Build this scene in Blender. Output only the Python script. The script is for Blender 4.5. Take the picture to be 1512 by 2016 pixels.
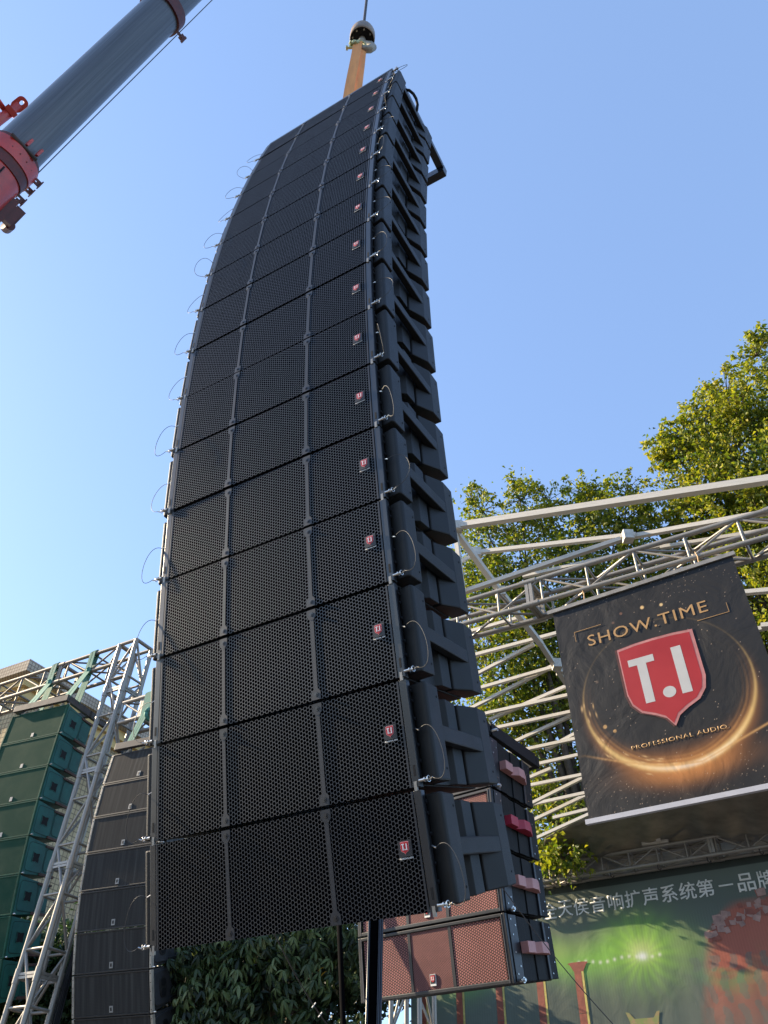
import bpy, bmesh, math, random
import numpy as np
from mathutils import Matrix, Vector
S = bpy.context.scene
for o in list(bpy.data.objects): bpy.data.objects.remove(o)
COL = S.collection
R = math.radians
# ------------------------------------------------------------------ camera
PITCH, ROLL, F = R(41.691), R(1.454), 1544.46
CAMP = Vector((0, 0, 1.6))
_x = Vector((1, 0, 0)); _u = Vector((0, -math.sin(PITCH), math.cos(PITCH)))
FW = Vector((0, math.cos(PITCH), math.sin(PITCH)))
CX = _x * math.cos(ROLL) + _u * math.sin(ROLL); CU = -_x * math.sin(ROLL) + _u * math.cos(ROLL)
cam = bpy.data.cameras.new('camera'); camo = bpy.data.objects.new('camera', cam); COL.objects.link(camo)
camo.matrix_world = Matrix((CX, CU, -FW)).transposed().to_4x4(); camo.location = CAMP
cam.sensor_fit = 'VERTICAL'; cam.sensor_height = 36; cam.lens = 36 * F / 2016
cam.clip_start = 0.05; cam.clip_end = 2000
S.camera = camo
# ------------------------------------------------------------------ sky and sun
SUN_EL = 27.0
SUN_AZ = Vector((-0.938, 0.346, 0)).normalized()          # horizontal direction towards the sun
sdir = (SUN_AZ * math.cos(R(SUN_EL)) + Vector((0, 0, math.sin(R(SUN_EL))))).normalized()
W_ = bpy.data.worlds.new('World'); S.world = W_; W_.use_nodes = True
nt = W_.node_tree; bg = nt.nodes['Background']
sky = nt.nodes.new('ShaderNodeTexSky'); sky.sky_type = 'NISHITA'; sky.sun_disc = False
sky.sun_elevation = R(SUN_EL); sky.sun_rotation = math.atan2(SUN_AZ.x, SUN_AZ.y)
sky.air_density = 1.0; sky.dust_density = 0.6; sky.ozone_density = 3.0
smix = nt.nodes.new('ShaderNodeMixRGB'); smix.inputs[0].default_value = .55; smix.inputs[2].default_value = (.76, 1.16, 2.02, 1)     # flat blue mixed in to even out the sky's brightness
nt.links.new(sky.outputs[0], smix.inputs[1]); nt.links.new(smix.outputs[0], bg.inputs[0]); bg.inputs[1].default_value = 0.15
sl = bpy.data.lights.new('sun', 'SUN'); sl.energy = 4.2; sl.angle = R(0.5); sl.color = (1.0, 0.82, 0.58)
so = bpy.data.objects.new('sun', sl); COL.objects.link(so); so.rotation_euler = sdir.to_track_quat('Z', 'Y').to_euler()
S.view_settings.view_transform = 'Standard'; S.view_settings.look = 'None'
S.view_settings.gamma = 1; S.view_settings.use_curve_mapping = False
S.view_settings.exposure = 1.56

# ------------------------------------------------------------------ helpers
rnd = random.Random(7)
def ray(px, py): return (CX * (px - 756) + CU * (1008 - py) + FW * F).normalized()
def at(px, py, dist): return CAMP + ray(px, py) * dist           # a point at that distance along a line of sight
def ath(px, py, dh):                                             # the same, by horizontal distance
    r = ray(px, py); return CAMP + r * (dh / math.hypot(r.x, r.y))
def hit(px, py, P, N):
    r = ray(px, py); return CAMP + r * ((P - CAMP).dot(N) / r.dot(N))

def tag(o, label=None, cat=None, group=None, kind=None):
    if label: o['label'] = label
    if cat: o['category'] = cat
    if group: o['group'] = group
    if kind: o['kind'] = kind
    return o
def empty(name, M, label, cat, group=None):
    o = bpy.data.objects.new(name, None); COL.objects.link(o); o.empty_display_size = .1
    if isinstance(M, Vector): M = Matrix.Translation(M)
    o.matrix_world = M
    return tag(o, label, cat, group)
def link(name, me, parent=None, M=None):
    o = bpy.data.objects.new(name, me); COL.objects.link(o)
    if parent: o.parent = parent
    if M is not None: o.matrix_local = M
    return o
class MB:
    def __init__(s): s.v = []; s.f = []
    def add(s, vs, fs):
        n = len(s.v); s.v += [tuple(v) for v in vs]; s.f += [tuple(i + n for i in f) for f in fs]; return s
    def box(s, x0, x1, y0, y1, z0, z1):
        return s.add([(x0,y0,z0),(x1,y0,z0),(x1,y1,z0),(x0,y1,z0),(x0,y0,z1),(x1,y0,z1),(x1,y1,z1),(x0,y1,z1)],
                     [(0,3,2,1),(4,5,6,7),(0,1,5,4),(1,2,6,5),(2,3,7,6),(3,0,4,7)])
    def prism(s, poly, fn0, fn1):      # poly 2D counter-clockwise seen from fn1 side
        n = len(poly); a = [fn0(*p) for p in poly]; b = [fn1(*p) for p in poly]
        fs = [tuple(reversed(range(n))), tuple(range(n, 2 * n))] + [(i, (i+1) % n, n + (i+1) % n, n + i) for i in range(n)]
        return s.add(a + b, fs)
    def tube(s, p, q, r, r2=None, n=8, caps=True):
        p = Vector(p); q = Vector(q); r2 = r if r2 is None else r2; a = (q - p).normalized()
        u = a.orthogonal().normalized(); w = a.cross(u)
        c = [(math.cos(2*math.pi*i/n), math.sin(2*math.pi*i/n)) for i in range(n)]
        vs = [p + (u*x + w*y) * r for x, y in c] + [q + (u*x + w*y) * r2 for x, y in c]
        fs = [(i, (i+1) % n, n + (i+1) % n, n + i) for i in range(n)]
        if caps: fs += [tuple(reversed(range(n))), tuple(range(n, 2*n))]
        return s.add(vs, fs)
    def path(s, pts, r, n=6):
        pts = [Vector(p) for p in pts]; rr = r if isinstance(r, (list, tuple)) else [r] * len(pts)
        vs = []; fs = []; u = None
        for k, p in enumerate(pts):
            a = (pts[min(k+1, len(pts)-1)] - pts[max(k-1, 0)]).normalized()
            u = a.orthogonal().normalized() if u is None else (u - a * u.dot(a)).normalized()
            w = a.cross(u)
            vs += [p + (u * math.cos(2*math.pi*i/n) + w * math.sin(2*math.pi*i/n)) * rr[k] for i in range(n)]
        for k in range(len(pts)-1):
            fs += [(k*n+i, k*n+(i+1) % n, (k+1)*n+(i+1) % n, (k+1)*n+i) for i in range(n)]
        fs += [tuple(reversed(range(n))), tuple(range((len(pts)-1)*n, len(pts)*n))]
        return s.add(vs, fs)
    def lathe(s, prof, n=24, fn=lambda x, y, z: (x, y, z)):
        vs = []; fs = []; m = len(prof)
        for i in range(n):
            a = 2*math.pi*i/n
            vs += [fn(r*math.cos(a), r*math.sin(a), z) for r, z in prof]
        for i in range(n):
            for k in range(m-1): fs.append((i*m+k, ((i+1) % n)*m+k, ((i+1) % n)*m+k+1, i*m+k+1))
        return s.add(vs, fs)
    def mesh(s, name, mat, smooth=False):
        me = bpy.data.meshes.new(name); me.from_pydata(s.v, [], s.f); me.materials.append(mat)
        if smooth: me.polygons.foreach_set('use_smooth', [True] * len(me.polygons))
        me.update(); return me
def bevel(o, w, seg=2):
    m = o.modifiers.new('bevel', 'BEVEL'); m.width = w; m.segments = seg; m.limit_method = 'ANGLE'; m.angle_limit = R(35)
    return o
def smooth_angle(me, ang=40):
    me.polygons.foreach_set('use_smooth', [True] * len(me.polygons)); me.set_sharp_from_angle(angle=R(ang)); return me

# ------------------------------------------------------------------ materials
def newmat(name):
    m = bpy.data.materials.new(name); m.use_nodes = True
    return m, m.node_tree, m.node_tree.nodes['Principled BSDF']
def N(nt, t, **k):
    n = nt.nodes.new(t)
    for a, b in k.items():
        if a.startswith('i_'): n.inputs[int(a[2:])].default_value = b
        else: setattr(n, a, b)
    return n
def mth(nt, op, a, b=None):
    n = nt.nodes.new('ShaderNodeMath'); n.operation = op
    for i, v in enumerate((a, b)):
        if v is None: continue
        if isinstance(v, (int, float)): n.inputs[i].default_value = v
        else: nt.links.new(v, n.inputs[i])
    return n.outputs[0]
def ramp(nt, src, stops):
    n = nt.nodes.new('ShaderNodeValToRGB'); e = n.color_ramp.elements
    while len(e) < len(stops): e.new(.5)
    for k, (p, c) in enumerate(stops): e[k].position = p; e[k].color = (*c, 1)
    nt.links.new(src, n.inputs[0]); return n.outputs[0]
def paint(name, col, rough=.5, metal=0., var=.25, scale=6., bump=0., bscale=200., stretch=(1,1,1), col2=None, spec=.5, coat=0.):
    """base colour broken up by two octaves of noise, uneven gloss and a fine bump"""
    m, nt, b = newmat(name)
    tc = N(nt, 'ShaderNodeTexCoord'); mp = N(nt, 'ShaderNodeMapping'); mp.inputs['Scale'].default_value = stretch
    nt.links.new(tc.outputs['Object'], mp.inputs[0])
    oi = N(nt, 'ShaderNodeObjectInfo'); cb = N(nt, 'ShaderNodeCombineXYZ'); nt.links.new(mth(nt, 'MULTIPLY', oi.outputs['Random'], 37.), cb.inputs[0]); nt.links.new(mth(nt, 'MULTIPLY', oi.outputs['Random'], 91.), cb.inputs[2]); nt.links.new(cb.outputs[0], mp.inputs['Location'])
    no = N(nt, 'ShaderNodeTexNoise'); no.inputs['Scale'].default_value = scale; no.inputs['Detail'].default_value = 6; no.inputs['Roughness'].default_value = .65
    nt.links.new(mp.outputs[0], no.inputs['Vector'])
    c2 = col2 or tuple(c * (1 - var) for c in col)
    c1 = tuple(min(1, c * (1 + var)) for c in col) if not col2 else col
    nt.links.new(ramp(nt, no.outputs[0], [(.32, c2), (.68, c1)]), b.inputs['Base Color'])
    rr = mth(nt, 'ADD', mth(nt, 'MULTIPLY', no.outputs[0], .25), rough - .12); nt.links.new(rr, b.inputs['Roughness'])
    b.inputs['Metallic'].default_value = metal; b.inputs['Specular IOR Level'].default_value = spec
    b.inputs['Coat Weight'].default_value = coat; b.inputs['Coat Roughness'].default_value = .15
    if bump:
        n2 = N(nt, 'ShaderNodeTexNoise'); n2.inputs['Scale'].default_value = bscale; n2.inputs['Detail'].default_value = 3
        nt.links.new(tc.outputs['Object'], n2.inputs['Vector'])
        bp = N(nt, 'ShaderNodeBump'); bp.inputs['Strength'].default_value = bump; bp.inputs['Distance'].default_value = .002
        nt.links.new(n2.outputs[0], bp.inputs['Height']); nt.links.new(bp.outputs[0], b.inputs['Normal'])
    return m
def honeycomb(name, pitch, web, hole, hole_r=.40, rough=.45, hole_var=0., spec=.5):
    """perforated steel sheet: hexagonal holes in the x-z plane, columns standing upright"""
    m, nt, b = newmat(name); L = nt.links
    tc = N(nt, 'ShaderNodeTexCoord'); sp = N(nt, 'ShaderNodeSeparateXYZ'); L.new(tc.outputs['Object'], sp.inputs[0])
    sx = pitch * math.sqrt(3); x, z = sp.outputs[0], sp.outputs[2]
    def cell(ox, oz):
        fx = mth(nt, 'ABSOLUTE', mth(nt, 'SUBTRACT', mth(nt, 'FLOORED_MODULO', mth(nt, 'ADD', x, ox), sx), sx / 2))
        fz = mth(nt, 'ABSOLUTE', mth(nt, 'SUBTRACT', mth(nt, 'FLOORED_MODULO', mth(nt, 'ADD', z, oz), pitch), pitch / 2))
        hx = mth(nt, 'MAXIMUM', fz, mth(nt, 'ADD', mth(nt, 'MULTIPLY', fx, .8660254), mth(nt, 'MULTIPLY', fz, .5)))
        rd = mth(nt, 'SQRT', mth(nt, 'ADD', mth(nt, 'MULTIPLY', fx, fx), mth(nt, 'MULTIPLY', fz, fz)))
        return mth(nt, 'ADD', mth(nt, 'MULTIPLY', hx, .6), mth(nt, 'MULTIPLY', rd, .4))
    dd = mth(nt, 'MINIMUM', cell(0, 0), cell(sx / 2, pitch / 2))
    fac = mth(nt, 'LESS_THAN', dd, pitch * hole_r)
    oi = N(nt, 'ShaderNodeObjectInfo'); cb = N(nt, 'ShaderNodeCombineXYZ'); L.new(mth(nt, 'MULTIPLY', oi.outputs['Random'], 53.), cb.inputs[0]); va = N(nt, 'ShaderNodeVectorMath', operation='ADD'); L.new(tc.outputs['Object'], va.inputs[0]); L.new(cb.outputs[0], va.inputs[1])
    no = N(nt, 'ShaderNodeTexNoise'); no.inputs['Scale'].default_value = 2.6; no.inputs['Detail'].default_value = 7; no.inputs['Roughness'].default_value = .62; L.new(va.outputs[0], no.inputs['Vector'])
    L.new(ramp(nt, no.outputs[0], [(.3, tuple(c * .72 for c in web)), (.62, tuple(c * 1.1 for c in web)), (.8, tuple(c * 1.7 for c in web))]), b.inputs['Base Color'])
    b.inputs['Roughness'].default_value = rough; b.inputs['Specular IOR Level'].default_value = spec
    h = N(nt, 'ShaderNodeBsdfDiffuse')
    L.new(ramp(nt, no.outputs[0], [(.35, tuple(c * (1 - hole_var) for c in hole)), (.65, tuple(c * (1 + hole_var) for c in hole))]), h.inputs[0])
    mx = N(nt, 'ShaderNodeMixShader'); L.new(fac, mx.inputs[0]); L.new(b.outputs[0], mx.inputs[1]); L.new(h.outputs[0], mx.inputs[2])
    L.new(mx.outputs[0], nt.nodes['Material Output'].inputs[0]); return m
def attrmat(name, rough=.6, spec=.3, wrinkle=0., wscale=3.):
    m, nt, b = newmat(name); a = N(nt, 'ShaderNodeAttribute', attribute_name='print')
    nt.links.new(a.outputs['Color'], b.inputs['Base Color']); b.inputs['Roughness'].default_value = rough; b.inputs['Specular IOR Level'].default_value = spec
    if wrinkle:
        tc = N(nt, 'ShaderNodeTexCoord'); no = N(nt, 'ShaderNodeTexNoise'); no.inputs['Scale'].default_value = wscale; no.inputs['Detail'].default_value = 5
        no.inputs['Distortion'].default_value = 1.2
        nt.links.new(tc.outputs['Object'], no.inputs['Vector']); bp = N(nt, 'ShaderNodeBump'); bp.inputs['Strength'].default_value = wrinkle; bp.inputs['Distance'].default_value = .03
        nt.links.new(no.outputs[0], bp.inputs['Height']); nt.links.new(bp.outputs[0], b.inputs['Normal'])
    return m
def translucent(m, amt):
    nt = m.node_tree; b = nt.nodes['Principled BSDF']; t = nt.nodes.new('ShaderNodeBsdfTranslucent'); mx = nt.nodes.new('ShaderNodeMixShader'); mx.inputs[0].default_value = amt
    src = b.inputs['Base Color'].links[0].from_socket; nt.links.new(src, t.inputs[0]); nt.links.new(b.outputs[0], mx.inputs[1]); nt.links.new(t.outputs[0], mx.inputs[2]); nt.links.new(mx.outputs[0], nt.nodes['Material Output'].inputs[0])
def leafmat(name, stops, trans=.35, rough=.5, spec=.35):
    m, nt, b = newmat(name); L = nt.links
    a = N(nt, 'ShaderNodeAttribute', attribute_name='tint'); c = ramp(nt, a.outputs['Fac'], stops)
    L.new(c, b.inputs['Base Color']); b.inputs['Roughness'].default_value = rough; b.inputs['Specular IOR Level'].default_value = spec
    t = N(nt, 'ShaderNodeBsdfTranslucent'); hs = N(nt, 'ShaderNodeHueSaturation'); hs.inputs['Value'].default_value = 1.5; hs.inputs['Saturation'].default_value = 1.1
    L.new(c, hs.inputs['Color']); L.new(hs.outputs[0], t.inputs[0])
    mx = N(nt, 'ShaderNodeMixShader'); mx.inputs[0].default_value = trans
    L.new(b.outputs[0], mx.inputs[1]); L.new(t.outputs[0], mx.inputs[2]); L.new(mx.outputs[0], nt.nodes['Material Output'].inputs[0]); return m

MT = dict(
    cab=paint('cabinet_black', (.006,.006,.007), .6, bump=.3, spec=.3),
    pod=paint('textured_black', (.0085,.0083,.0080), .52, bump=.5, bscale=420, var=.2, spec=.42),
    rail=paint('rail_black', (.0065,.0075,.010), .33, var=.35, scale=9, stretch=(1,1,.3), spec=.85),
    dark=paint('inner_black', (.006,.006,.006), .8),
    mesh=honeycomb('honeycomb_black', .0161, (.0075,.0105,.0170), (.0008,.0009,.0014), .425, .42, spec=.9),
    strip=paint('strip_grey', (.012,.015,.021), .45, var=.2, spec=.6),
    chrome=paint('chrome', (.62,.60,.56), .25, metal=1., var=.15, scale=30),
    cable=paint('steel_cable', (.05,.05,.05), .5, metal=.3),
    white=paint('white_print', (.78,.78,.76), .5, var=.04),
    red=paint('logo_red', (.50,.012,.022), .4, var=.08),
    redlight=paint('logo_red_rim', (.72,.30,.30), .4, var=.05),
    plate=paint('logo_plate', (.026,.026,.028), .45),
    alu=paint('truss_aluminium', (.33,.305,.265), .45, metal=.45, var=.16, scale=14, bump=.2),
    alu2=paint('weathered_aluminium', (.25,.22,.18), .5, metal=.4, var=.30, scale=9, bump=.2, col2=None),
    galv=paint('galvanised_tube', (.60,.56,.48), .55, metal=.25, var=.18, scale=22),
    steel=paint('rusty_black_steel', (.055,.047,.042), .6, var=.4, scale=8),
    orange=paint('orange_webbing', (.80,.33,.10), .75, var=.18, scale=14, stretch=(1,1,.15), bump=.4, bscale=150),
    teal=paint('green_webbing', (.075,.235,.18), .75, var=.22, scale=10, bump=.4, bscale=150),
    ballp=paint('hook_block_paint', (.27,.21,.16), .55, var=.35, scale=9, col2=None),
    hook=paint('hook_grey', (.34,.31,.25), .5, metal=.3, var=.3, scale=12),
    shack=paint('shackle_green', (.42,.44,.22), .5, var=.35, scale=15),
    black=paint('black_steel_pole', (.0022,.0022,.003), .9, var=.3, spec=.04),
)
# ------------------------------------------------------------------ lettering as thin mesh, facing -Y, lying in x-z
_tc = {}
def text_mesh(body, mat, width=None, height=None, extrude=.0004, offset=0., shear=0., spacing=1., sx=1.):
    cu = bpy.data.curves.new('lettering', 'FONT'); cu.body = body; cu.extrude = 0; cu.offset = offset; cu.shear = shear; cu.space_character = spacing
    cu.resolution_u = 3
    o = bpy.data.objects.new('tmp', cu); COL.objects.link(o)
    me = bpy.data.meshes.new_from_object(o.evaluated_get(bpy.context.evaluated_depsgraph_get())); bpy.data.objects.remove(o)
    v = np.zeros(len(me.vertices) * 3); me.vertices.foreach_get('co', v); v = v.reshape(-1, 3)
    lo, hi = v.min(0), v.max(0); w = hi[0] - lo[0]; h = hi[1] - lo[1]
    kx = (width / w) if width else (height / h) * sx; kz = (height / h) if height else kx
    out = np.stack([(v[:, 0] - lo[0] - w / 2) * kx, np.zeros(len(v)), (v[:, 1] - lo[1] - h / 2) * kz], 1)
    bm = bmesh.new(); bm.from_mesh(me); bm.verts.ensure_lookup_table()
    for i, p in enumerate(out): bm.verts[i].co = p
    r = bmesh.ops.extrude_face_region(bm, geom=bm.faces[:]); 
    for e in r['geom']:
        if isinstance(e, bmesh.types.BMVert): e.co.y -= extrude
    bmesh.ops.recalc_face_normals(bm, faces=bm.faces)
    me2 = bpy.data.meshes.new('lettering'); bm.to_mesh(me2); bm.free(); me2.materials.append(mat); return me2

SHIELD = [(-.5,.50),(-.25,.52),(0,.525),(.25,.52),(.5,.50),(.5,-.05),(.46,-.18),(.36,-.28),(.20,-.34),(.08,-.40),(0,-.50),(-.08,-.40),(-.20,-.34),(-.36,-.28),(-.46,-.18),(-.5,-.05)]
def shield(w, h, y0, y1, k=1.):
    mb = MB(); mb.prism([(x*w*k, z*h*k) for x, z in reversed(SHIELD)], lambda x, z: (x, y0, z), lambda x, z: (x, y1, z)); return mb
def ti_letters(w, h, y0, y1):
    mb = MB()
    mb.box(-.36*w, -.02*w, y1, y0, .27*h, .35*h); mb.box(-.255*w, -.125*w, y1, y0, -.17*h, .265*h)
    mb.box(.17*w, .30*w, y1, y0, -.17*h, .355*h)
    pts = [(math.cos(a)*.075*w + .03*w, math.sin(a)*.065*w - .115*h) for a in [2*math.pi*i/14 for i in range(14)]]
    mb.prism(list(reversed(pts)), lambda x, z: (x, y0, z), lambda x, z: (x, y1, z)); return mb

# ------------------------------------------------------------------ frames
def frame(P, yaw, tilt):
    d = Vector((math.cos(yaw), math.sin(yaw), 0)); n = Vector((math.sin(yaw), -math.cos(yaw), 0))
    up = Vector((0,0,1)) * math.cos(tilt) + n * math.sin(tilt); back = -n * math.cos(tilt) + Vector((0,0,1)) * math.sin(tilt)
    M = Matrix((d, back, up)).transposed().to_4x4(); M.translation = P; return M
def stack(P, yaw, h, tilts):
    out = []; P = Vector(P)
    for t in tilts:
        M = frame(P, yaw, R(t)); out.append(M); P = P + M.to_3x3() @ Vector((0, 0, h))
    return out, P
def place(proto, M, label, group, skip=()):
    root, parts = proto
    r = root.copy(); COL.objects.link(r); r.matrix_world = M; r['label'] = label; r['group'] = group
    for p in parts:
        if p in skip: continue
        c = p.copy(); COL.objects.link(c); c.parent = r
        for g in KIDS.get(p, ()):
            q = g.copy(); COL.objects.link(q); q.parent = c
    return r
KIDS = {}
def sub(parent, name, me, M=None):
    o = link(name, me, parent, M); KIDS.setdefault(parent, []).append(o); return o

ORD = ['lowest', 'second from the bottom', 'third from the bottom', 'fourth from the bottom', 'fifth from the bottom', 'sixth from the bottom', 'seventh from the bottom', 'eighth from the bottom',
       'eighth from the top', 'seventh from the top', 'sixth from the top', 'fifth from the top', 'fourth from the top', 'third from the top', 'second from the top', 'topmost']

# ================================================================== GROUND
MT['ground'] = paint('shaded_ground', (.065,.065,.066), .85, var=.25, scale=.6, bump=.3, bscale=30)  # shade over the ground is put into its dark colour, keeping the bounce low
g = MB(); g.add([(-400,-400,0),(400,-400,0),(400,400,0),(-400,400,0)], [(0,1,2,3)])
tag(link('ground', g.mesh('ground', MT['ground'])), kind='structure')

# ================================================================== BUILDING far left
YB = R(-29.81); BD = Vector((math.cos(YB), math.sin(YB), 0)); BB = Vector((-math.sin(YB), math.cos(YB), 0))
def tilemat(name, c1, c2, mortar, size):
    m, nt, b = newmat(name); L = nt.links
    tc = N(nt, 'ShaderNodeTexCoord'); sp = N(nt, 'ShaderNodeSeparateXYZ'); L.new(tc.outputs['Object'], sp.inputs[0])
    s = mth(nt, 'ADD', sp.outputs[0], sp.outputs[1]); cb = N(nt, 'ShaderNodeCombineXYZ'); L.new(s, cb.inputs[0]); L.new(sp.outputs[2], cb.inputs[1])
    br = N(nt, 'ShaderNodeTexBrick'); br.offset = 0; br.inputs['Scale'].default_value = 1; br.inputs['Brick Width'].default_value = size; br.inputs['Row Height'].default_value = size
    br.inputs['Mortar Size'].default_value = size * .11; br.inputs['Mortar Smooth'].default_value = .3
    br.inputs['Color1'].default_value = (*c1, 1); br.inputs['Color2'].default_value = (*c2, 1); br.inputs['Mortar'].default_value = (*mortar, 1)
    L.new(cb.outputs[0], br.inputs['Vector'])
    no = N(nt, 'ShaderNodeTexNoise'); no.inputs['Scale'].default_value = 1.3; no.inputs['Detail'].default_value = 6; L.new(tc.outputs['Object'], no.inputs['Vector'])
    mx = N(nt, 'ShaderNodeMixRGB', blend_type='MULTIPLY'); mx.inputs[0].default_value = .55
    L.new(br.outputs['Color'], mx.inputs[1]); L.new(ramp(nt, no.outputs[0], [(.3, (.55,.5,.45)), (.65, (1,1,1))]), mx.inputs[2]); L.new(mx.outputs[0], b.inputs['Base Color'])
    b.inputs['Roughness'].default_value = .85; b.inputs['Specular IOR Level'].default_value = .15; return m
MT['tile'] = tilemat('beige_mosaic_tile', (.58,.47,.28), (.51,.41,.24), (.25,.20,.13), .14)
MT['tile2'] = tilemat('pale_mosaic_tile', (.60,.52,.40), (.54,.46,.36), (.25,.20,.16), .105)
MT['cream'] = paint('cream_render', (.68,.50,.22), .9, var=.10, scale=3, spec=.1)
MT['groove'] = paint('dark_joint', (.12,.09,.06), .8)
BC = at(60, 1297, 24.0)
Mb = Matrix((BD, BB, Vector((0,0,1)))).transposed().to_4x4(); Mb.translation = Vector((BC.x, BC.y, 0)); H = BC.z
b0 = empty('tiled_building', Mb, 'beige mosaic tiled building with a stepped cornice behind the green speakers', 'building')
bo = -.45
bw = MB().box(-14, bo, -bo, 14, 0, H - .9); link('wall', bw.mesh('wall', MT['tile']), b0)
link('front_wall', MB().box(-14, bo-.8, -bo-.02, -bo-.001, 0, H - .901).mesh('fw', MT['cream']), b0)
link('cornice', MB().box(-14.4, 0, 0, 14.4, H - .34, H).mesh('cornice', MT['tile2']), b0)
link('cornice_moulding', MB().box(-14.2, -.22, .22, 14.2, H - .62, H - .343).mesh('m', MT['cream']), b0)
link('cornice_moulding', MB().box(-14.1, -.34, .34, 14.1, H - .898, H - .623).mesh('m', MT['cream']), b0)
for k in range(4):
    x1 = bo - .6 - k * 3.2; x0 = x1 - 2.6
    p = MB()
    for a in ((x0, x1, H-1.42, H-1.36), (x0, x1, H-4.2, H-4.14), (x0, x0+.06, H-4.14, H-1.42), (x1-.06, x1, H-4.14, H-1.42)):
        p.box(a[0], a[1], -bo-.045, -bo-.019, a[2], a[3])
    link('panel_moulding', p.mesh('pm', MT['groove']), b0)
for k in range(2):
    for j in range(3):
        x0 = -3.2 - k * 3.2; z0 = H - 5.5 - j * 3.2 - 2
        w = link('window', MB().box(x0, x0+1.5, -bo-.05, -bo+.03, z0, z0+1.5).mesh('w', MT['alu']), b0)
        sub(w, 'pane', MB().box(x0+.06, x0+.72, -bo-.065, -bo-.048, z0+.06, z0+1.44).mesh('p', MT['rail'])); sub(w, 'pane', MB().box(x0+.78, x0+1.44, -bo-.065, -bo-.048, z0+.06, z0+1.44).mesh('p', MT['rail']))

# ================================================================== TRUSS TOOLS
_cyl = {}
def unit_cyl(mat, n=10):
    if (mat, n) not in _cyl:
        mb = MB().tube((0,0,0), (0,0,1), 1, n=n); me = mb.mesh('bar', mat); smooth_angle(me, 50); _cyl[(mat, n)] = me
    return _cyl[(mat, n)]
def unit_box(mat):
    if (mat, 'b') not in _cyl: _cyl[(mat, 'b')] = MB().box(-.5,.5,-.5,.5,0,1).mesh('tube', mat)
    return _cyl[(mat, 'b')]
def bar(name, p, q, r, mat, parent, org, n=10):
    p = Vector(p) - org; q = Vector(q) - org; a = q - p
    M = Matrix.Translation(p) @ a.to_track_quat('Z', 'Y').to_matrix().to_4x4() @ Matrix.Diagonal((r, r, a.length, 1))
    return link(name, unit_cyl(mat, n), parent, M)
def sqbar(name, p, q, w, h, mat, parent, org, up=Vector((0,0,1))):
    p = Vector(p) - org; q = Vector(q) - org; a = q - p; z = a.normalized(); x = up.cross(z)
    x = x.normalized() if x.length > .05 else Vector((1,0,0)); y = z.cross(x)
    M = Matrix((x, y, z)).transposed().to_4x4() @ Matrix.Diagonal((w, h, a.length, 1)); M.translation = p
    return link(name, unit_box(mat), parent, M)
def truss(name, label, cat, group, A, a, L, u, v, su, sv, mat, rc=.025, rb=.012, bay=.5, seg=None, phase=0, segoff=0.):
    """square truss starting at A, running along a for L; sides su along u and sv along v"""
    A = Vector(A); a = a.normalized(); r = empty(name, A, label, cat, group)
    c = [A, A + u*su, A + u*su + v*sv, A + v*sv]
    for p in c: bar('chord', p, p + a*L, rc, mat, r, A)
    n = max(1, round(L / bay)); b = L / n
    for k in range(n):
        for i in range(4):
            p, q = c[i], c[(i+1) % 4]
            s, e = (p + a*(k*b), q + a*((k+1)*b)) if (k + i + phase) % 2 else (q + a*(k*b), p + a*((k+1)*b))
            bar('brace', s, e, rb, mat, r, A, 8)
            bar('brace', p + a*(k*b), q + a*(k*b), rb, mat, r, A, 8)
    for i in range(4): bar('brace', c[i] + a*L, c[(i+1) % 4] + a*L, rc*.85, mat, r, A)
    if seg:
        t = segoff
        while t < L:
            for i in range(4):
                bar('coupler', c[i] + a*(t-.09), c[i] + a*(t+.09), rc*1.22, mat, r, A)
                for s_ in (-.022, .022):
                    sqbar('end_plate', c[i] + a*(t+s_), c[(i+1) % 4] + a*(t+s_), .035, .035, mat, r, A, up=a)
            t += seg
    return r

# ================================================================== LEFT TOWER AND BEAMS
YT = R(-29.811); TD = Vector((math.cos(YT), math.sin(YT), 0)); TB = Vector((-math.sin(YT), math.cos(YT), 0))
TOP = Vector((-4.436, 12.274, 9.276)); TUP = Vector((.0331, -.0228, 1)).normalized()
base = TOP - TUP * (9.276 / TUP.z)
truss('truss_tower', 'leaning silver truss tower standing between the green and the grey speakers', 'truss tower', None, base, TUP, (TOP-base).length, -TD, TB, .4, .4, MT['alu'], .040, .021, .73, seg=1.46, segoff=(TOP-base).length - .95 - 1.46*5)
tB = TOP + Vector((0,0,-.02))
truss('truss_beam', 'weathered horizontal truss beam carrying the green speakers, left of the tower top', 'truss', 'truss beams on the left tower', tB - TD*.42 - Vector((0,0,.37)) , -TD, 7.5, TB, Vector((0,0,1)), .42, .37, MT['alu2'], .035, .018, .62, seg=2.05, segoff=1.45)
rb0 = Vector((-4.36, 12.25, 7.62))
truss('truss_beam', 'shorter silver truss beam above the grey speakers, right of the tower', 'truss', 'truss beams on the left tower', rb0, TD, 2.9, TB, Vector((0,0,1)), .4, .37, MT['alu'], .035, .018, .55, seg=2.0, segoff=.45)

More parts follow.
